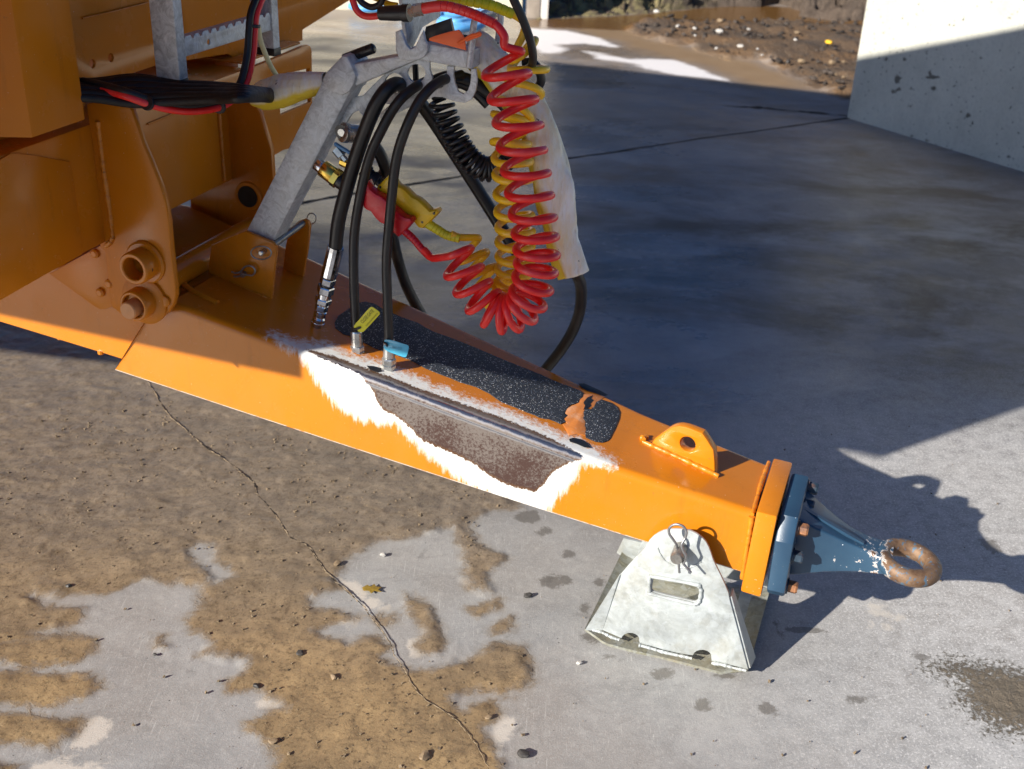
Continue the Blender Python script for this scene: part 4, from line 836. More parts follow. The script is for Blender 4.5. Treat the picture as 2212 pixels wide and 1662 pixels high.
lower = [(-8, 1512), (60, 1560), (162, 1608), (330, 1270), (450, 1040), (545, 868), (600, 760), (700, 560), (640, 470), (500, 470), (480, 620), (330, 890), (180, 1170)]
lw = [pa_(*p) for p in [(0, 1508), (168, 1606), (548, 868), (705, 560), (520, 480)]]
lw[0] += -Z*.03+U*-.018; lw[1] += -Z*.03+U*-.018
plate('leg', lw, V, .060, M['galv'], ar, bev=.006)
plate('top_bar', [pa_(*p, AV-.001) for p in [(640, 440), (1000, 372), (1085, 318), (1200, 292), (1480, 345), (1478, 465), (1125, 402), (712, 578)]], V, .052, M['galv'], ar, bev=.005)
plate('collar', [pa_(*p, AV-.010) for p in [(622, 372), (655, 380), (680, 430), (700, 470), (712, 510), (700, 560), (668, 615), (620, 640), (575, 630), (530, 595), (490, 528), (510, 490)]], V, .075, M['galv'], ar, bev=.004)
tube('clamp_handle', [pa_(*p, AV+.03) for p in [(640, 395), (700, 372), (770, 345), (838, 320)]], [.010]*24+[.007], M['blackp'], ar, n=8)
plate('strap', [pa_(*p, AV-.012) for p in [(975, 215), (1010, 200), (1050, 300), (1075, 328), (1105, 318), (1160, 205), (1175, 270), (1190, 300), (1188, 350), (1165, 385), (1125, 402), (1060, 408), (1005, 395), (978, 345)]], V, .010, M['galv'], ar, bev=.003)
tm = -.785
plate('upright_plate', [pu(*Zh(*p), tm) for p in [(990, -260), (1275, -260), (1282, 60), (1280, 112), (1160, 185), (1098, 318), (1062, 318)]], U, .008, M['galv'], ar, bev=.0015, to=-1)
# hose holder with round eyes
hv = AV+.012
def pcirc(cx, cy, r, n=22): return [pa_(cx+r*math.cos(a), cy+r*math.sin(a), hv) for a in np.arange(n)/n*2*math.pi]
plate('hose_holder', [pa_(*p, hv) for p in [(838, 560), (900, 500), (980, 455), (1080, 405), (1130, 398), (1205, 410), (1208, 470), (1225, 520), (1195, 590), (1110, 640), (1040, 690), (980, 705), (900, 690), (862, 620)]], V, .007, M['galv'], ar, bev=.0012, holes=[pcirc(972, 556, 66), pcirc(1117, 490, 60)])
plate('hook_holder', [pa_(*p, hv-.002) for p in [(1322, 440), (1370, 446), (1364, 500), (1376, 560), (1395, 610), (1430, 630), (1460, 605), (1476, 560), (1482, 500), (1480, 462), (1512, 460), (1522, 540), (1512, 610), (1485, 665), (1440, 688), (1380, 680), (1290, 650), (1235, 648), (1110, 700), (1000, 752), (880, 792), (862, 770), (940, 700), (1100, 640), (1230, 600), (1290, 585), (1318, 540)]], V, .007, M['galv'], ar, bev=.0012)
plate('gusset', [pa_(*p, AV+.03) for p in [(640, 660), (760, 640), (830, 565), (870, 580), (790, 700), (780, 800), (730, 740), (690, 760), (600, 900)]], V, .006, M['galv'], ar)
ub = [pa_(1470, 448, AV-.006), pa_(1490, 280, AV-.006), pa_(1508, 135, AV-.004), pa_(1560, 95, AV+.05), pa_(1640, 72, AV+.10), pa_(1678, 95, AV+.11), pa_(1675, 180, AV+.11), pa_(1655, 310, AV+.10)]
tube('rod_loop', ub, .0062, M['galv'], ar, n=10)
plate('rear_angle', [pa_(*p, AV+.075) for p in [(1165, 250), (1180, 180), (1340, 125), (1362, 215), (1350, 290), (1180, 320)]], V, .012, M['blackp'], ar)
plate('side_strip', [pa_(*p, AV+.09) for p in [(1380, 230), (1440, 235), (1660, 290), (1655, 310), (1440, 262), (1385, 250)]], V, .01, M['blackp'], ar)
ot = plate('orange_tag', [pa_(*p, AV-.014) for p in [(1202, 256), (1235, 243), (1330, 215), (1400, 200), (1418, 222), (1440, 260), (1448, 338), (1320, 304), (1202, 272)]], V, .004, M['tago'], None, pa_(1320, 260, AV-.014), bev=.001)
tag(ot, 'bright orange plastic tag lying against the galvanised arm', 'tag')
v, f = sweep(crom([pa_(*p, AV-.020) for p in [(1395, 290), (1440, 265), (1480, 240), (1520, 230), (1542, 222), (1540, 236), (1500, 250), (1450, 270)]], 8), .0028, 8); tg = mesh_obj('tag_strap', v, f, M['tago'], ot, None)
# couplings behind on the leg
vb = thing('coupling_block', 'brass and steel air couplings fixed to the side of the galvanised arm', 'coupling', pa_(560, 1050, .10))
Z5 = lambda x, y: (626.9+x*.1832, 268.6+y*.1832)
def p5(x, y, v=.10): return pv(*Z5(x, y), v)
a = p5(610, 95, .055); b = a+V*.035+U*.02-Z*.01
add('round_socket', lathe(a, b, [(0, .0175), (.001, .0195), (.004, .020), (.012, .020), (.014, .0185), (.05, .0185)], 32), M['zinc'], vb)
add('socket_bore', lathe(a-V*.0012, a+V*.003, [(0, .0150), (.0012, .0150)], 28), M['blackp'], vb); add('socket_core', lathe(a-V*.004, a+V*.003, [(0, .0075), (.003, .0085)], 20), M['zinc'], vb)
a = p5(310, 465, .06); b = p5(590, 670, .06); ln_ = np.linalg.norm(b-a)
add('steel_collar', lathe(a, b, [(0, .0135), (.002, .0145), (ln_*.26, .0145)], 24), M['chrome'], vb)
add('brass_body', lathe(a, b, [(ln_*.25, .0168), (ln_*.27, .0175), (ln_*.72, .0175), (ln_*.73, .0172)], 28), M['brass'], vb)
add('brass_hex', lathe(a, b, [(ln_*.73, .0200), (ln_*.93, .0200), (ln_*.95, .0185)], 6), M['brass'], vb, angle=20)
add('black_plug', lathe(a, b, [(ln_*.95, .016), (ln_*1.15, .016), (ln_*1.4, .013)], 16), M['blackp'], vb)
add('valve_nut', lathe(p5(540, 290, .07), p5(640, 410, .07), [(0, .011), (.018, .011), (.019, .006), (.03, .006)], 6), M['zinc'], vb, angle=20)
add('valve_lever', boxm(p5(625, 290, .065), .020, .004, .003, (p5(700, 330, .065)-p5(560, 245, .065))/np.linalg.norm(p5(700, 330, .065)-p5(560, 245, .065)), V, Z, .001), simple('blue_lever', (.05, .20, .42), .35), vb)
add('brass_nipple', lathe(p5(600, 440, .08), p5(690, 480, .08), [(0, .009), (.016, .009)], 8), M['brass'], vb)
add('black_fitting', lathe(p5(870, 530, .10), p5(1040, 690, .10), [(0, .0155), (.012, .0155), (.013, .0125), (.022, .0125), (.023, .0150), (.036, .0150), (.037, .007), (.047, .007)], 18), M['blackp'], vb)

# ------------------------------------------------------------------ hoses
def fitting(a, b, parent, dark=False, s=1.0, mat='zinc'):
    """crimped ferrule, hex nuts and quick release tail from a down to b"""
    Lh = np.linalg.norm(b-a); m = M[mat]
    P = lambda pr, sg: lathe(a, b, [(x*Lh, r*s) for x, r in pr], sg)
    pr = [(-.03, .0112), (0, .0122), (.02, .0122), (.40, .0122), (.42, .0112)]
    if s < 1.1:
        vs, fs = P([(-.03, .0108), (0, .0118), (.36, .0122), (.38, .0112)], 16); add('ferrule', (vs, fs), m, parent, angle=18)
        add('hex_nut', P([(.38, .0135), (.40, .0150), (.50, .0150), (.52, .0135)], 6), m, parent, angle=20)
        add('hex_nut', P([(.52, .0125), (.535, .0146), (.64, .0146), (.66, .0130)], 6), m, parent, angle=20)
        add('tail', P([(.66, .0130), (.71, .0132), (.72, .0118), (.74, .0118), (.75, .0130), (.83, .0132), (.84, .0110), (.86, .0110), (.87, .0126), (.97, .0126), (1, .0108)], 24), m, parent, angle=30)
    else:
        add('ferrule', P([(-.02, .0145), (0, .0150), (.33, .0150), (.345, .0135)], 14), m, parent, angle=18)
        for k, (x0, x1, r) in enumerate(((.35, .43, .0148), (.455, .545, .0162), (.60, .67, .0158), (.685, .76, .0128))):
            add('hex_nut', P([(x0, r*.92), (x0+.012, r), (x1-.012, r), (x1, r*.92)], 6), m, parent, angle=20)
        add('grease_band', P([(.43, .0125), (.455, .0125)], 20), M['blackp'], parent); add('grease_band', P([(.345, .0138), (.352, .0138)], 20), M['blackp'], parent)
        add('tail', P([(.545, .0128), (.60, .0128), (.61, .0110), (.76, .0110), (.765, .0098), (.775, .0118), (.83, .0118), (.84, .0100), (.86, .0122), (.90, .0122), (.905, .0112), (.91, .0126), (.965, .0124), (.97, .0075), (1, .006)], 24), m, parent, angle=30)
def hose(name, label, pts, r, fit=None, fs=1.0, fmat='zinc', mat='rubber', cat='hose', group=None, n=10):
    P = crom(pts, n); t = thing(name, label, cat, P[-1], group); v, f = sweep(P, r, 16); mesh_obj('hose_body' if fit is not None else 'hose_body', v, f, M[mat], t, None, True, 60)
    if fit is not None: fitting(P[-1], fit, t, s=fs, mat=fmat)
    return t
HV = .035
A1 = [(1080, 600, .12), (1030, 575, .10), (985, 562, .075), (930, 590, .05), (880, 650, .04), (830, 740, .035), (770, 890, .035), (705, 1080, .035), (650, 1270, .035), (600, 1470, .035)]
pts = [pa_(x, y, v) for x, y, v in A1]+[pv(*Z4(514, 490), .035)]
h1 = hose('hydraulic_hose', 'thickest black hydraulic hose ending in a long chromed coupling with black grease', pts, .0142, pv(*Z4(402, 968), .035), 1.12, 'chrome', group='black hoses hanging from the arm')
A2 = [(1200, 540, .12), (1150, 560, .10), (1100, 590, .07), (1020, 655, .045), (950, 750, .035), (880, 880, .025), (820, 1010, .02), (775, 1160, .018), (735, 1350, .016), (705, 1560, .012)]
pts = [pa_(x, y, v) for x, y, v in A2]+[pv(*Z4(x, y), .005) for x, y in [(622, 620), (628, 800), (638, 985)]]
h2 = hose('hydraulic_hose', 'black hose with a yellow tag hanging left over the rubbed steel', pts, .0098, pv(*Z4(650, 1200), .005), 1.0, group='black hoses hanging from the arm')
A3 = [(1420, 500, .13), (1340, 520, .10), (1285, 540, .07), (1210, 590, .04), (1130, 690, .02), (1060, 830, .005), (1005, 980, 0), (975, 1120, -.002), (955, 1300, -.004), (938, 1480, -.005)]
pts = [pa_(x, y, v) for x, y, v in A3]+[pv(*Z4(x, y), -.008) for x, y in [(817, 560), (822, 780), (832, 1035)]]
h3 = hose('hydraulic_hose', 'black hose with a blue tag, its coupling hanging lowest over the drawbar edge', pts, .0098, pv(*Z4(830, 1305), -.008), 1.0, group='black hoses hanging from the arm')
# hoses running on behind
pts = [pa_(x, y, v) for x, y, v in [(1050, 600, .13), (1200, 560, .12), (1330, 515, .13), (1450, 530, .14), (1560, 590, .15), (1680, 680, .16), (1790, 800, .165)]]
hose('hydraulic_hose', 'black hose passing through the hook holder into the top of the faded sleeve', pts, .0125, group='black hoses behind the arm')
pts = [pa_(x, y, v) for x, y, v in [(1130, 590, .145), (1300, 545, .145), (1430, 560, .16), (1520, 620, .17), (1600, 700, .175)]]
hose('hydraulic_hose', 'second black hose beside it under the hook of the arm', pts, .011, group='black hoses behind the arm')
pts = [pa_(x, y, v) for x, y, v in [(1100, 640, .14), (1170, 720, .16), (1260, 850, .18), (1370, 1020, .19), (1480, 1190, .20), (1600, 1380, .21), (1700, 1540, .21), (1790, 1680, .20), (1870, 1780, .2)]]
hose('hydraulic_hose', 'straight black hose slanting down behind the coils to the sleeve foot', pts, .0135, group='black hoses behind the arm')
pts = [pa_(830, 960, .11), pa_(880, 1040, .12), pa_(920, 1150, .13)]+[pv(*Z4(x, y), v) for x, y, v in [(800, 60, .15), (820, 250, .20), (855, 430, .25), (885, 560, .29), (930, 700, .31), (985, 815, .33), (1050, 930, .34)]]
hose('hydraulic_hose', 'black hose dropping behind the two handles and the far side of the drawbar', pts, .0125, group='black hoses behind the arm')
pts = [pv(*Z4(x, y), v) for x, y, v in [(1880, 560, .20), (1940, 640, .22), (1970, 720, .25), (1965, 850, .28), (1925, 970, .31), (1860, 1080, .33), (1775, 1190, .35), (1690, 1290, .36)]]
hose('hydraulic_hose', 'black hose curving out of the sleeve foot and down behind the drawbar', pts, .0125, group='black hoses behind the arm')
pts = [pa_(x, y, .16) for x, y in [(1108, 380), (1112, 460), (1116, 545)]]
hose('cable', 'thin black cable seen through the round eye of the holder', pts, .006, cat='cable')
pts = [pa_(x, y, v) for x, y, v in [(1735, -120, .05), (1760, -20, .05), (1810, 90, .06), (1850, 190, .07), (1885, 300, .08), (1895, 400, .10), (1870, 455, .13), (1800, 480, .16)]]
hose('cable', 'black electric cable running down at the right of the red air line', pts, .0078, cat='cable')
pts = [pa_(x, y, v) for x, y, v in [(1830, 420, .20), (1890, 420, .20), (1935, 470, .20), (1950, 540, .21), (1915, 600, .22), (1850, 660, .22)]]
hose('cable', 'black cable loop behind the top of the faded sleeve', pts, .0088, cat='cable')
pts = [pa_(x, y, v) for x, y, v in [(700, -120, .16), (735, -10, .15), (780, 35, .15), (830, 48, .15), (880, 20, .15), (910, -60, .15)]]
hose('cable', 'black cable loop dipping in at the top left of the arm', pts, .0062, cat='cable')
# small black flanged loops below the holder
pts = [pa_(x, y, .13) for x, y in [(1190, 690), (1260, 655), (1340, 660), (1365, 690), (1330, 730), (1250, 740)]]

# coil builder
def coil(name, label, ctrl, R_, r_, mat, cat='coiled hose', head=(), tail=(), ppt=22, ref=None, phase=0.0, group=None, grow=None, tilt=0.0):
    """ctrl: [(point, turns so far)]"""
    K = [np.asarray(p, float) for p, t in ctrl]; tu = np.array([t for p, t in ctrl], float); sub = 30
    P = crom(K, sub); tt = np.interp(np.arange(len(P))/sub, np.arange(len(K)), tu)
    N_ = int((tu[-1]-tu[0])*ppt); tq = np.linspace(tu[0], tu[-1], N_)
    T, Nn, B = frames(P, ref)
    C3 = np.stack([np.interp(tq, tt, P[:, i]) for i in range(3)], 1); N3 = np.stack([np.interp(tq, tt, Nn[:, i]) for i in range(3)], 1); B3 = np.stack([np.interp(tq, tt, B[:, i]) for i in range(3)], 1)
    a = -2*math.pi*(tq-tu[0])+phase
    RR = R_ if grow is None else np.interp(tq, *grow)
    RR = np.broadcast_to(RR, tq.shape)
    T3 = np.stack([np.interp(tq, tt, T[:, i]) for i in range(3)], 1)
    pit = np.linalg.norm(np.gradient(C3, axis=0), axis=1)*ppt
    H_ = C3+(RR*np.cos(a))[:, None]*N3+(RR*np.sin(a))[:, None]*B3-T3*(tilt*pit/4*np.sin(a))[:, None]
    H_ += np.random.RandomState(3).randn(len(H_)//ppt+2, 3).repeat(ppt, 0)[:len(H_)]*0
    ends = []
    if len(head): H_ = np.concatenate([crom(list(head)+[H_[0], H_[2]], 8)[:-9], H_])
    if len(tail): H_ = np.concatenate([H_, crom([H_[-3], H_[-1]]+list(tail), 8)[9:]])
    t = thing(name, label, cat, H_[0], group); v, f = sweep(H_, r_, 12); mesh_obj('coil_tube', v, f, mat, t, None, True, 80); return t
RV = .0
def rz(x, y, v=RV): return pv(537.3+x*.3239, y*.3239, v)
Z6 = lambda x, y: ((1100+x/2.866)/1.1167, (120+y/2.866)/1.1167)
def r6(x, y, v=RV): return pv(*Z6(x, y), v)
# red: centre line and turn counts
redc = [(r6(318, 60), 0), (r6(360, 215), 1), (r6(405, 390), 2), (r6(436, 560), 3), (r6(463, 730), 4), (r6(490, 890), 5), (r6(515, 1040), 6), (r6(537, 1190), 7), (r6(552, 1315), 8), (r6(558, 1430), 9), (r6(550, 1535), 10),
        (pv(*Z4(1665, 770), RV), 11.5), (pv(*Z4(1620, 845), RV), 12.9), (pv(*Z4(1545, 880), RV), 14.3), (pv(*Z4(1470, 868), RV), 15.5), (pv(*Z4(1395, 810), RV), 16.6), (pv(*Z4(1325, 715), RV), 17.7), (pv(*Z4(1265, 605), RV), 18.8), (pv(*Z4(1215, 520), RV), 19.6)]
red = coil('air_line_coil', 'red spiral air hose looping from the arm down to the red handle', redc, .0405, .0077, M['red'], ref=V, phase=rad(60),
           head=[rz(1168, 62, .02), rz(1300, 42, .02), rz(1450, 75, .018), rz(1570, 125, .01), rz(1650, 170, 0), rz(1702, 240, 0), rz(1712, 310, 0)],
           tail=[pv(*Z4(1130, 545), RV), pv(*Z4(1085, 545), .02), pv(*Z4(1040, 500), .03)], grow=([0, 1, 3, 9, 12, 19.6], [.036, .0385, .040, .0385, .0345, .034]), tilt=.2, group='spiral air hoses')
YV = .085
yc = [(pv(*Zh(1800, 330), .13), 0), (pv(*Zh(1860, 420), .14), 1), (pv(*Zh(1840, 560), .14), 2), (pv(*Zh(1790, 720), .12), 3), (r6(375, 500, YV+.02), 4), (r6(378, 640, YV), 5), (r6(388, 755, YV), 6), (r6(392, 875, YV), 7), (r6(398, 1010, YV), 8), (r6(402, 1130, YV), 9), (r6(408, 1235, YV), 10), (r6(408, 1340, YV), 11), (r6(408, 1440, YV), 12), (r6(402, 1530, YV), 13), (pv(*Z4(1570, 700), YV), 14), (pv(*Z4(1535, 760), YV), 15), (pv(*Z4(1480, 765), YV), 16), (pv(*Z4(1425, 700), YV), 17), (pv(*Z4(1375, 620), YV), 18), (pv(*Z4(1325, 535), YV), 19), (pv(*Z4(1290, 475), YV), 19.7)]
yel = coil('air_line_coil', 'yellow spiral air hose hanging behind the red one', yc, .033, .0073, M['yellow'], ref=V, phase=rad(200),
           head=[rz(1150, -60, .06), rz(1330, -15, .06), rz(1480, 8, .07), rz(1620, 40, .09), rz(1750, 90, .11), rz(1835, 150, .13), rz(1830, 230, .13)],
           tail=[pv(*Z4(1255, 425), .07), pv(*Z4(1200, 405), .06)], grow=([0, 2, 4, 13, 19], [.034, .036, .034, .034, .029]), tilt=.4, group='spiral air hoses')
bc = [(rz(1280, 670, .13), 0), (rz(1305, 760, .13), 1.6), (rz(1345, 850, .13), 3.4), (rz(1400, 960, .13), 6), (rz(1470, 1060, .13), 9), (rz(1560, 1125, .14), 12), (rz(1640, 1120, .15), 15), (rz(1705, 1060, .16), 18), (rz(1740, 980, .17), 20)]
coil('electric_cable_coil', 'tightly wound black spiral electric cable hanging below the arm', bc, .0215, .0046, M['blackp'], 'coiled cable', ref=V, ppt=16, head=[rz(1230, 655, .12)])
# sockets and boots
ah = thing('hose_coupling', 'red finger grip coupling handle at the end of the red spiral hose', 'handle', p5(1100, 1000, .03))
rp = [(905, 678), (918, 720), (935, 765), (1000, 822), (1060, 850), (1110, 893), (1165, 950), (1220, 1010), (1262, 1035), (1300, 1080), (1355, 1105), (1410, 1112), (1437, 1162), (1400, 1205), (1350, 1262), (1262, 1340), (1215, 1292), (1160, 1240), (1100, 1192), (1050, 1170), (1000, 1122), (965, 1075), (940, 1040), (890, 1020), (850, 985), (845, 900), (852, 840), (872, 780)]
plate('grip', [p5(x, y, .018) for x, y in rp], V, .028, M['redh'], ah, bev=.007)
yh = thing('hose_coupling', 'yellow finger grip coupling handle at the end of the yellow spiral hose', 'handle', p5(1400, 1000, .06))
yp = [(1000, 782), (1012, 740), (1080, 672), (1152, 600), (1190, 640), (1235, 700), (1262, 732), (1340, 770), (1390, 820), (1430, 862), (1490, 890), (1540, 930), (1582, 972), (1640, 1030), (1720, 1010), (1742, 1050), (1690, 1110), (1560, 1240), (1505, 1232), (1470, 1190), (1400, 1102), (1340, 1075), (1250, 1012), (1200, 960), (1150, 932), (1105, 905), (1060, 872), (1002, 812)]
plate('grip', [p5(x, y, .045) for x, y in yp], V, .028, M['yellowh'], yh, bev=.007)
for q in [(1062, 745), (1692, 1055), (1555, 1157)]:
    p = p5(*q, .0445); add('screw', lathe(p, p+V, [(0, .0024), (.002, .0024)], 10), M['blackp'], yh)
def boot(name, label, pts, r, mat, n=14, ribs=11):
    P = crom(pts, n); k = len(P); t = thing(name, label, 'boot', P[0]); s = np.arange(k)/(k-1)
    rr = r*(1-.12*s)*(1-.13*(np.sin(s*ribs*2*math.pi) > .72)*(s > .12)); v, f = sweep(P, rr, 14); mesh_obj('boot_sleeve', v, f, mat, t, None, True, 40)
    return t
def dense(pts, m=130):
    P = crom(pts, 40); d = np.r_[0, np.cumsum(np.linalg.norm(np.diff(P, axis=0), axis=1))]; s = np.linspace(0, d[-1], m); return np.stack([np.interp(s, d, P[:, i]) for i in range(3)], 1)
def boot2(name, label, pts, r, mat, ribs=11, par=None):
    P = dense(pts); s = np.linspace(0, 1, len(P)); g = ((s*ribs) % 1 < .13) & (s > .18) & (s < .97); v, f = sweep(P, r*(1-.1*s)*np.where(g, .86, 1), 14)
    o = mesh_obj(name, v, f, mat, par, None if par is not None else P[0], True, 40); return o
boot2('boot', '', [p5(1330, 1245, .03), p5(1450, 1350, .03), p5(1560, 1480, .03), p5(1650, 1570, .025)], .0082, M['redh'], 11, ah)
boot2('boot', '', [p5(1610, 1165, .059), p5(1730, 1240, .06), p5(1850, 1310, .062), p5(2000, 1350, .065)], .0098, M['yboot'], 9, yh)
boot2('boot', '', [rz(1166, 58, .012), rz(1250, 44, .012), rz(1330, 46, .013), rz(1450, 78, .012), rz(1560, 122, .006), rz(1640, 160, 0)], .0098, M['red'], 12, red)
boot2('boot', '', [rz(1150, -75, .055), rz(1330, -15, .055), rz(1480, 8, .065), rz(1620, 38, .085), rz(1760, 95, .105)], .0106, M['yboot'], 14, yel)
nf = thing('air_fitting', 'steel hex nut and bolt where the red air line passes through the upright plate', 'fitting', rz(1100, 70, .012))
add('hex_nut', lathe(rz(1100, 72, .012), rz(1170, 60, .012), [(0, .0115), (.02, .0115)], 6), M['zinc'], nf, angle=20); add('nut', lathe(rz(1072, 82, .012), rz(1100, 76, .012), [(0, .009), (.009, .009)], 6), M['zinc'], nf, angle=20)
t = hose('air_pipe', 'red pipe entering a black sleeve left of the upright plate', [rz(x, y, .03) for x, y in [(650, -120), (690, -10), (715, 60), (755, 100), (810, 112), (890, 102)]], .0062, mat='red', cat='pipe')
add('black_sleeve', lathe(rz(875, 90, .03), rz(1010, 88, .03), [(0, .0125), (.03, .014), (.046, .014), (.047, .016), (.06, .016)], 18), M['blackp'], t)
hose('air_pipe', 'yellow pipe crossing behind the upright plate at the top of the arm', [rz(x, y, .18) for x, y in [(830, -20), (880, 0), (930, 28), (990, 40)]], .0062, mat='yellow', cat='pipe')
# faded yellow sleeve, right
def sleeve(name, label, pts, hw, hd, ref, nseg=72, seed=2, wr=.24, split=None):
    P = crom(pts, 14); k = len(P); s = np.linspace(0, 1, k); hwI = np.interp(s, np.linspace(0, 1, len(hw)), hw); hdI = np.interp(s, np.linspace(0, 1, len(hd)), hd)
    T, N, B = frames(P, ref); N = np.array([ref-t*(ref@t) for t in T]); N /= np.linalg.norm(N, axis=1)[:, None]; B = np.cross(T, N)
    a = np.arange(nseg)/nseg*2*math.pi; vs = []; at = []
    for i in range(k):
        for q in a:
            w_ = 1+wr*vn(np.array(math.cos(q)*1.3+s[i]*9), np.array(math.sin(q)*1.3+seed), seed)*1.6+wr*.6*vn(np.array(math.cos(q)*3+s[i]*22), np.array(math.sin(q)*3+s[i]*5), seed+3)+wr*.9*vn(np.array(math.cos(q)*5+s[i]*4), np.array(math.sin(q)*5+s[i]*3), seed+7)
            vs.append(P[i]+N[i]*hdI[i]*math.sin(q)*float(w_)+B[i]*hwI[i]*math.cos(q)*float(w_)); at.append(split(math.cos(q), math.sin(q), s[i]))
    fs = [(i*nseg+j, i*nseg+(j+1) % nseg, (i+1)*nseg+(j+1) % nseg, (i+1)*nseg+j) for i in range(k-1) for j in range(nseg)]
    o = mesh_obj(name, np.array(vs), fs, M['sleeve'], None, P[0], True, 70); setattr_f(o.data, 'face', at); so_ = o.modifiers.new('t', 'SOLIDIFY'); so_.thickness = .0012; tag(o, label, 'sleeve'); return o
SV = .155
sleeve('hose_sleeve', 'long faded white and yellow fabric sleeve hanging behind the red coil', [rz(x, y, SV) for x, y in [(1470, 290), (1560, 370), (1680, 500), (1800, 640), (1895, 800), (1960, 960), (2005, 1120), (2045, 1290), (2075, 1460), (2100, 1620)]]+[pv(*Z4(1935, 645), SV)],
       [.026, .034, .037, .038, .038, .037, .038, .037, .034, .033, .031], [.02, .028, .03, .03, .028, .027, .026, .025, .024, .022, .020], V, split=lambda c, s, t: (c*1.0+.42)*1.0)
sleeve('hose_sleeve', 'short faded white and yellow sleeve over the cables left of the arm', [rz(x, y, .115) for x, y in [(25, 655), (90, 640), (200, 612), (350, 575), (520, 545)]], [.016, .028, .033, .027, .018], [.015, .024, .028, .024, .016], V, seed=5, wr=.05, split=lambda c, s, t: c*1.0+.30+t*-.15)

# tags
tp = [(530, 1360), (522, 1300), (545, 1215), (600, 1140), (850, 860), (1100, 560), (1350, 290), (1390, 260), (1460, 240), (1530, 252), (1700, 370), (1860, 490), (1900, 550), (1905, 610), (1870, 670), (1500, 1080), (1100, 1500), (1040, 1560), (970, 1585), (870, 1590), (780, 1570), (725, 1530), (720, 1480), (740, 1440), (850, 1400), (930, 1340), (915, 1300), (860, 1275), (780, 1295), (700, 1330)]
def Zt(x, y): return ((830+x/22.12)/1.1167, (730+y/22.12)/1.1167)
tv = -.012
def pt_(x, y, f=Zt, v=tv): return pv(*f(x, y), v)
yt = plate('hose_tag', [pt_(*q) for q in tp], V, .0016, M['tagy'], None, pt_(1200, 900), bev=.0004, to=+1)
tag(yt, 'yellow tag printed CLOSE GATE tied to the left hanging hose', 'tag')
def Zu(x, y): return ((900+x/18.43)/1.1167, (800+y/18.43)/1.1167)
bp2 = [(480, 420), (520, 375), (620, 365), (760, 380), (1000, 440), (1300, 540), (1500, 600), (1560, 640), (1580, 700), (1560, 850), (1520, 1020), (1470, 1120), (1420, 1150), (1340, 1140), (1000, 1020), (760, 940), (620, 870), (520, 800), (465, 730), (460, 640), (490, 600), (560, 620), (640, 700), (665, 640), (640, 560), (580, 520), (510, 490)]
btg = plate('hose_tag', [pt_(*q, Zu, -.022) for q in bp2], V, .0016, M['tagb'], None, pt_(1000, 760, Zu, -.022), bev=.0004)
tag(btg, 'light blue tag with worn lettering tied to the lower hanging hose', 'tag')
def text(name, s, origin, xdir, ydir, size, mat, parent):
    cu = bpy.data.curves.new(name, 'FONT'); cu.body = s; cu.size = 1; cu.extrude = 0; ob = bpy.data.objects.new(name, cu); COL.objects.link(ob); dg = bpy.context.evaluated_depsgraph_get(); me = bpy.data.meshes.new_from_object(ob.evaluated_get(dg))
    bpy.data.objects.remove(ob); n = len(me.vertices); co = np.empty(n*3); me.vertices.foreach_get('co', co); co = co.reshape(-1, 3); wdt = co[:, 0].max()
    k = np.linalg.norm(xdir)/wdt; xd = xdir/np.linalg.norm(xdir); yd = ydir/np.linalg.norm(ydir)
    w_ = origin+np.outer(co[:, 0]*k, xd)+np.outer(co[:, 1]*size, yd)-ROOT[parent.name]; me.vertices.foreach_set('co', w_.ravel()); me.update(); return wrap(name, me, mat, parent, ROOT[parent.name], False)
o0 = pt_(985, 1140, v=tv-.0012); xd = pt_(1600, 490, v=tv-.0012)-o0; yd = np.cross(V, xd)
if yd[2] < 0: yd = -yd
text('lettering', 'CLOSE GATE', o0, xd, yd, .0105, M['ink'], yt)
o0 = pt_(1190, 1290, v=tv-.0012); x2 = pt_(1800, 610, v=tv-.0012)-o0
text('small_lettering', 'IIIIIIIIIIIIIIIIIIIII', o0, x2, yd, .0038, M['ink'], yt)
o0 = pt_(850, 760, Zu, -.0232); xd = pt_(1290, 840, Zu, -.0232)-o0; yd = np.cross(V, xd); yd = -yd if yd[2] < 0 else yd
text('lettering', 'RAM OUT', o0, xd, yd, .0085, M['inkb'], btg)
z = [pt_(850, 1340, v=tv-.003), pt_(700, 1400, v=tv-.003), pt_(520, 1400, v=-.004), pt_(420, 1430, v=.006), pt_(500, 1500, v=.0), pt_(640, 1530, v=-.008)]
v, f = sweep(crom(z, 6), .0024, 8); tag(mesh_obj('cable_tie', v, f, M['blackp'], None, z[0]), 'black cable tie holding the yellow tag', 'cable tie')
z = [pt_(630, 660, Zu, -.0245), pt_(590, 560, Zu, -.0245), pt_(510, 500, Zu, -.022), pt_(470, 440, Zu, -.018), pt_(520, 400, Zu, -.015)]
v, f = sweep(crom(z, 6), .0022, 8); tag(mesh_obj('cable_tie', v, f, M['blackp'], None, z[0]), 'black cable tie holding the blue tag', 'cable tie')

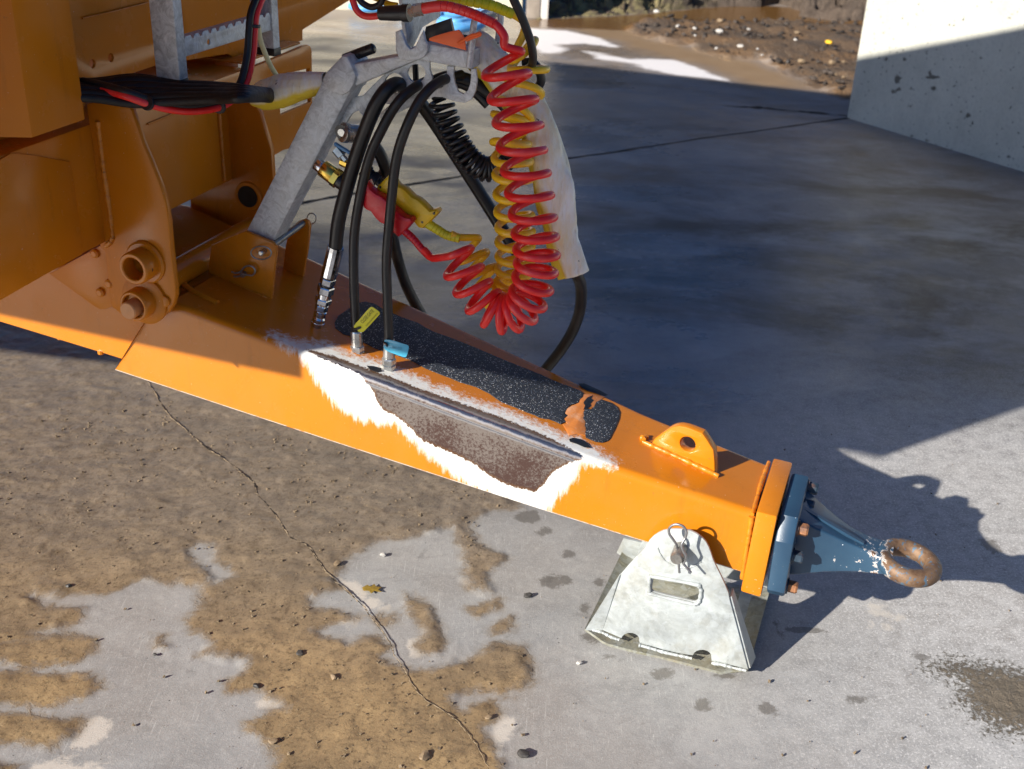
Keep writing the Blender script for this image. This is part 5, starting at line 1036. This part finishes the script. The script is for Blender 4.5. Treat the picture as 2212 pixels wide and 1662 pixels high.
# ------------------------------------------------------------------ TRAILER
tr = thing('trailer', 'orange agricultural trailer front with cross beam, hinge cheeks and sheet metal body', 'trailer', W(-2.6, .1, 0))
TB = -1.34
def zz1(x, y): return (x/3.0877, y/3.0877)
sl = [(618, 160), (604, 178), (606, 248), (672, 220), (669, 148)]
vb0 = -.50
beam_pts = [W(TB, -.52, .755), W(TB, .44, .757), W(TB, .44, .998), W(TB, -.52, .998)]
vs, fs = boxm(W(TB-.13, -.04, .8765), .13, .48, .1215, bev=.008); add('cross_beam', (vs, fs), M['orange'], tr)
ep = [pu(*q, TB+.002) for q in [(560, 345), (588, 339), (612, 325), (640, 318), (674, 300), (675, 200), (674, 112), (671, 100), (664, 97), (560, 140), (530, 152), (530, 345)]]
plate('end_outrigger', ep, U, .012, M['orange'], tr, bev=.002, holes=[[pu(*q, TB+.002) for q in sl]], to=-1)
plate('top_lip', [W(TB-.02, .44, 1.004), W(TB-.02, .72, 1.004), W(TB-.16, .72, 1.004), W(TB-.16, .44, 1.004)], Z, .006, M['orange'], tr)
# weld ribs and pressed seam on the beam
for v_ in (.300,): bead('weld_bead', [W(TB+.002, v_, .765), W(TB+.002, v_, .99)], .007, tr, M['weld'], 31, 40, .1)
CV = -.135
ck = [(186, 226), (215, 218), (245, 214), (262, 216), (274, 224), (284, 240), (296, 275), (308, 312), (325, 350), (344, 398), (358, 440), (364, 480), (369, 540), (375, 590), (379, 625), (379, 642), (374, 660), (362, 678), (348, 688), (330, 694), (300, 692), (262, 680), (240, 663), (237, 640), (232, 600), (226, 545), (215, 530), (205, 400), (190, 262)]
def pc_(x, y, v=CV): return pv(x, y, v)
cc = [pc_(*q) for q in ck]; plate('hinge_cheek', cc, V, .016, M['orange'], tr, bev=.004)
fk = [(470, 225), (530, 222), (550, 227), (562, 245), (575, 290), (586, 324), (590, 388), (589, 450), (575, 500), (540, 560), (500, 570), (450, 530), (424, 499), (413, 483), (410, 430), (440, 412), (470, 398)]
FC = .337
plate('hinge_cheek', [pv(*q, FC) for q in fk], V, .016, M['orange'], tr, bev=.004)
fh = pv(537, 424, FC-.002); add('hinge_bush', lathe(fh, fh+V, [(-.004, .034), (0, .036), (.003, .036)], 30), M['orange'], tr); add('bush_bore', lathe(fh-V*.0055, fh+V, [(0, .026), (.001, .026)], 28), M['hole'], tr)
def ringtube(a, b, ro, ri, depth, mat, parent, name):
    Lh = np.linalg.norm(b-a); return add(name, lathe(a, b, [(0, ri), (0, ro-.003), (.0015, ro-.001), (.004, ro), (Lh, ro), (Lh, ri), (depth, ri)], 40), mat, parent, angle=30)
def hollow(name, a, d, Lh, ro, ri, depth, mat, parent):
    """open ended round boss, mouth at a, running along d"""
    n = 44; e1 = Z-d*(Z@d); e1 /= np.linalg.norm(e1); e2 = np.cross(d, e1); rings = [(Lh, ro), (.005, ro), (.0015, ro-.0012), (0, ro-.003), (0, ri+.002), (.002, ri), (depth, ri), (depth, 0.0005)]
    an = np.arange(n)/n*2*math.pi; vs = np.array([a+d*s+r*(math.cos(q)*e1+math.sin(q)*e2) for s, r in rings for q in an]); fs = [(i*n+k, (i+1)*n+k, (i+1)*n+(k+1) % n, i*n+(k+1) % n) for i in range(len(rings)-1) for k in range(n)]
    return mesh_obj(name, vs, fs, mat, parent, None, True, 35)
cu_ = L(pc_(316, 566)); cl_ = L(pc_(318, 648))
am = W(cu_[0], CV-.045, cu_[2]); hollow('hinge_bush', am, V, .044, .0335, .0235, .036, M['orange'], tr)
a0 = W(cu_[0], CV-.009, cu_[2]); add('bush_collar', lathe(a0, a0+V, [(0, .041), (.004, .045), (.009, .045)], 40), M['orange'], tr)
am = W(cl_[0]-.004, CV-.042, cl_[2]); hollow('hinge_bush', am, V, .041, .0325, .0245, .012, M['orange'], tr)
a0 = W(cl_[0]-.004, CV-.010, cl_[2]); add('bush_collar', lathe(a0, a0+V, [(0, .046), (.004, .052), (.010, .052)], 40), M['orange'], tr)
a0 = W(cl_[0]-.006, CV-.058, cl_[2]-.004); add('hinge_pin', lathe(a0, a0+V, [(0, .0165), (.002, .0185), (.04, .0185)], 30), M['pinpaint'], tr)
p = W(cu_[0]+.030, CV-.028, cu_[2]-.002); add('grease_nipple_hole', lathe(p, p+U-V*.4, [(0, .004), (.003, .004)], 12), M['hole'], tr)
p = W(cl_[0]+.045, CV-.002, cl_[2]+.006); add('plug', lathe(p, p-V, [(-.001, .012), (.004, .012), (.006, .009)], 18), M['orange'], tr)
gq = [(106, 592), (160, 562), (222, 528), (244, 560), (243, 662), (230, 668), (216, 669), (206, 664)]
plate('gusset_plate', [pv(*q, CV+.006) for q in gq], V, .008, M['orange'], tr, bev=.0015)
for q in [(207, 547), (219, 631), (238, 612)]:
    p = pv(*q, CV+.006); add('bolt_head', lathe(p, p-V, [(-.001, .010), (.006, .010), (.009, .006)], 12), M['orange'], tr)
bead('weld_bead', [pc_(212, 262), pc_(222, 350), pc_(235, 440), pc_(244, 512)], .0085, tr, M['weld'], 33, 50, .07)
bead('weld_bead', [pc_(244, 512), pc_(238, 524), pc_(228, 532)], .008, tr, M['weld'], 34, 20, .07)
# beam's wrapped end plate: slightly proud sheet
wp = [pu(*q, TB+.0035) for q in [(-60, 372), (0, 346), (25, 331), (75, 336), (152, 350), (160, 400), (175, 500), (178, 550), (107, 589), (0, 650), (-60, 688)]]
plate('wrap_plate', wp, U, .0035, M['orange'], tr, bev=.001, to=-1)
ps_ = [pu(*q, TB+.004) for q in [(320, 267), (350, 255), (404, 232), (404, 236), (352, 259), (322, 271)]]
plate('seam', ps_, U, .003, Mo_ if False else M['orange'], tr, bev=.0008, to=-1)
# clevis bar under the beam seen between the cheeks, and the near side strap that runs down on to the drawbar
tube('spacer_tube', [W(-1.27, -.10, .655), W(-1.27, .30, .655)], .03, M['orange'], tr, smooth_path=False, seg=24)
tube('hinge_rib', [ptop(*q, up=.001) for q in [(372, 590), (410, 625), (470, 655)]], .007, M['orange'], db, seg=10)
# body front column (box) and panels
TC = -1.27
Mo = M['orange']
cb = [L(pu(25, 0, TC)), L(pu(70, 299, TC)), L(pu(186, 268, TC))]; zc = cb[1][2]; v0, v1 = cb[1][1], cb[2][1]
ch = .035
col = [W(TC, v0, zc), W(TC, v1, zc), W(TC-.13, v1, zc), W(TC-.13, v0-.02, zc), W(TC-.10, v0-.045, zc)]
vs = col+[p+Z*1.3 for p in col]; hull('body_column', vs, Mo, tr, .004)
TP = -1.405
vbl = W
fr = [L(pu(*q, TP)) for q in [(201, 188), (340, 141), (492, 117), (506, 126), (654, 88), (654, 65), (757, 0)]]
zlow = fr[0][2]
poly = [W(TP, fr[0][1]-.05, zlow-.05), W(TP, fr[0][1], zlow)]+[W(TP, q[1], q[2]) for q in fr[1:]]+[W(TP, 1.35, fr[-1][2]+.035), W(TP, 1.35, 1.45), W(TP, -.62, 1.45), W(TP, -.62, 1.02), W(TP, v0, 1.0)]
hl = [pu(200, 138, TP), pu(240, 125, TP)]
plate('front_panel', poly, U, .006, Mo, tr, bev=.0015, holes=[circ(hl[0], .0085, V, Z, 16), circ(hl[1], .0085, V, Z, 16)], to=-1)
for h_ in hl: add('bolt_hole', lathe(h_-U*.020, h_-U*.03, [(0, .012), (.002, .012)], 14), M['hole'], tr)
plate('panel_seam', [pu(*q, TP+.002) for q in [(176, 38), (240, 24), (318, 4), (318, 7), (240, 28), (176, 42)]], U, .004, Mo, tr, bev=.001)
# body envelope: near side wing and side wall, upper front leaning forward, far wing (mostly above and beside the frame)
slab('front_wing', [W(TP, -.62, 1.02), W(TP, -.62, 1.45), W(-1.045, -1.15, 1.48), W(-1.12, -1.15, 1.212), W(-1.607, -1.15, 1.212), W(-1.607, -1.15, 1.107)], .006, Mo, tr)
slab('upper_front', [W(TP, -.62, 1.45), W(TP, 1.35, 1.45), W(-.95, 1.35, 2.355), W(-.85, -1.15, 2.36), W(-1.045, -1.15, 1.48)], .006, Mo, tr)
plate('side_wall', [W(t_, -1.15, z_) for t_, z_ in [(-1.607, 1.107), (-1.607, 1.212), (-1.12, 1.212), (-1.045, 1.48), (-.85, 2.36), (-7, 2.36), (-7, .93), (-3.6, .96), (-3.3, .985), (-2.9, 1.04), (-2.4, 1.112)]], V, .006, Mo, tr)
slab('side_wall', [W(-1.405, 1.35, 1.09), W(-1.405, 1.35, 1.45), W(-.95, 1.35, 2.355), W(-7, 1.35, 2.355), W(-7, 1.35, 1.09)], .006, Mo, tr)
slab('floor', [W(-1.62, -1.14, 1.115), W(-7, -1.14, 1.115), W(-7, 1.34, 1.095), W(-1.45, 1.34, 1.095)], .006, Mo, tr)
slab('roof_cover', [W(-.90, -1.14, 2.35), W(-.98, 1.34, 2.35), W(-7, 1.34, 2.34), W(-7, -1.14, 2.34)], .006, Mo, tr)
for v_ in (-.32, .52): add('chassis_rail', boxm(W(-4.2, v_, .93), 2.75, .05, .10, bev=.006), Mo, tr)
# ladder
ld_ = thing('ladder', 'galvanised two rail ladder standing on the trailer front behind the red hose', 'ladder', W(-1.17, .1, 1.09))
TL = -1.15
lb = L(pu(365, 182, TL))
def rail(v0_, v1_, zb_, t1=TL): return boxm(W(t1-.026, (v0_+v1_)/2, zb_+.6), .026, (v1_-v0_)/2, .6, bev=.003)
e = L(pu(389, 176, TL)); e2_ = L(pu(406, 172, TL)); add('rail', rail(e[1], e2_[1]+.002, e[2]), M['galv'], ld_); 
f_ = L(pu(592, 108, TL)); f2_ = L(pu(606, 105, TL)); add('rail', rail(f_[1], f_[1]+.026, f_[2]), M['galv'], ld_)
add('foot_cap', boxm(W(TL-.026, (e[1]+e2_[1])/2, e[2]-.006), .027, .0145, .008, bev=.002), M['rubber'], ld_)
add('foot_cap', boxm(W(TL-.026, f_[1]+.013, f_[2]-.006), .027, .0145, .008, bev=.002), M['rubber'], ld_)
rt = L(pu(400, 82, TL)); rb_ = L(pu(400, 125, TL))
va, vb_ = e2_[1], f_[1]; hz_ = (rt[2]-rb_[2])/2; zc_ = (rt[2]+rb_[2])/2
N_ = 60; top = []
for i in range(N_+1):
    s = i/N_; ph = (s*11) % 1; top.append((va+(vb_-va)*s, zc_+hz_+(-.006 if ph < .35 else .001)))
pl1 = [W(TL-.004, v_, z_) for v_, z_ in top]+[W(TL-.004, vb_, zc_-hz_), W(TL-.004, va, zc_-hz_)]
rg = plate('rung', pl1, U, .003, M['galv'], ld_, bev=.0006, to=-1, holes=[circ(pu(451, 91, TL-.004), .0055, V, Z, 12)])
add('rung_tread', boxm(W(TL-.024, (va+vb_)/2, zc_+hz_-.008), .019, (vb_-va)/2, .0015), M['galv'], ld_)
# second rung higher up, out of frame
add('rung', boxm(W(TL-.02, (va+vb_)/2, zc_+.28), .019, (vb_-va)/2, .02, bev=.002), M['galv'], ld_)

# cable loom below the ladder
M['loomb'] = simple('loom_black', (.005, .005, .006), .55, bump=.3, bsc=60)
lm = thing('cable_loom', 'thick bundle of black cables running from under the trailer body into the short sleeve', 'cables', pu(345, 200, -1.18))
def z1p(x, y, t): return pu(*zz1(x, y), t)
for k, (ya, yb, yc_, yd_, r) in enumerate([(560, 520, 560, 600, .013), (585, 560, 585, 612, .013), (600, 600, 612, 625, .013), (625, 640, 640, 638, .012), (650, 672, 668, 650, .010), (610, 575, 600, 640, .013), (540, 500, 548, 590, .010), (590, 620, 630, 630, .013)]):
    dt = [-.01, .0, .012, .02, .024, -.03, -.035, -.02][k]
    pts = [z1p(420, ya-8+k*2, -1.32+dt), z1p(640, ya+8, -1.28+dt), z1p(900, yb+20, -1.22+dt), z1p(1180, yc_+10, -1.15+dt), z1p(1450, (yc_+yd_)/2+6, -1.06+dt), z1p(1640, yd_+6, -.99+dt), rz(150, 640+(k-4)*4, .115+dt*.4)]
    tube('cable', pts, r*.86, M['loomb'], lm, n=8)
RT = -1.09
rpts = [(1800, -120, -1.08), (1745, 0, -1.08), (1710, 100, -1.08), (1700, 200, -1.08), (1685, 380, -1.08), (1640, 560, -1.08), (1560, 660, -1.09), (1460, 718, -1.10), (1300, 744, -1.12), (1150, 735, -1.14), (1000, 700, -1.17), (850, 648, -1.20), (700, 605, -1.25), (560, 575, -1.30)]
hose('electric_lead', 'red lead curving down across the ladder and back under the trailer body', [z1p(*q) for q in rpts], .0067, mat='red', cat='cable')
hose('electric_lead', 'black lead tied alongside the curved red one', [z1p(x-38 if x > 1500 else x-8, y-4 if x > 1500 else y-34, t-.004) for x, y, t in rpts], .0072, cat='cable')
hose('air_pipe', 'thin white and yellow tube dropping from the ladder to the short sleeve', [z1p(x, y, -1.10) for x, y in [(1722, 170), (1735, 260), (1765, 350), (1805, 440), (1860, 530)]]+[rz(215, 560, .11)], .0052, cat='pipe', mat='palepipe') if False else None
M['palepipe'] = simple('pale_yellow_pipe', (.72, .68, .38), .4)
hose('air_pipe', 'thin pale yellow tube dropping from the ladder to the short sleeve', [z1p(x, y, -1.10) for x, y in [(1722, 170), (1735, 260), (1765, 350), (1805, 440), (1858, 525)]], .0052, cat='pipe', mat='palepipe')
for x, y, t_, x2, y2, lab in [(1690, 175, -1.082, 1688, 260, 'topmost black cable tie round the red and black leads'), (1463, 712, -1.10, 1400, 728, 'cable tie where the red lead turns level'), (985, 690, -1.172, 1060, 712, 'leftmost cable tie on the red lead')]:
    a = z1p(x, y, t_); d_ = z1p(x2, y2, t_)-a; d_ /= np.linalg.norm(d_); a = a-np.cross(d_, V)*0; o = mesh_obj('cable_tie', *lathe(a-d_*.003, a+d_*.003, [(0, .0125), (.001, .0135), (.005, .0135), (.006, .0125)], 16), M['blackp'], None, a); tag(o, lab, 'cable tie')
# clips on the bracket
cc_ = pv(*Z3(1745, 303), BV-.012)
pn = add('linch_pin', lathe(cc_+V*.02, cc_-V*.004, [(0, .0062), (.024, .0062), (.026, .004)], 14), M['zinc'], None, cc_, label='zinc linch pin through the near cheek of the arm bracket'); pn['category'] = 'pin'
P = np.array([pv(*Z3(1742+68*math.cos(a), 305+44*math.sin(a)), BV-.014) for a in np.linspace(0, 2*math.pi, 33)[:-1]]); v, f = sweep(P, .0017, 8, closed=True, ref=V); mesh_obj('pin_ring', v, f, Mw, pn)
wire('retaining_clip', [pv(*Z3(x, y), BV-.010) for x, y in [(1545, 432), (1575, 440), (1605, 430), (1625, 405), (1650, 392), (1680, 395), (1700, 415), (1698, 440), (1680, 455), (1650, 452), (1620, 450), (1590, 462), (1560, 462)]], .0022, 'wire clip through the lower hole of the bracket near cheek')
p = pv(*Z3(1625, 448), BV-.004); o = add('pin_head', lathe(p, p-V, [(-.01, .006), (.006, .006)], 12), M['pinsteel'], None, p, label='dark pin end held by the lower wire clip of the bracket'); o['category'] = 'pin'
P = np.array([pv(*Z3(2078+30*math.cos(a), 76+36*math.sin(a)), FV+.02) for a in np.linspace(0, 2*math.pi, 25)[:-1]]); v, f = sweep(P, .0014, 8, closed=True, ref=V); o = mesh_obj('ring_clip', v, f, Mw, None, P[0]); tag(o, 'small wire ring beyond the far cheek of the bracket', 'clip')
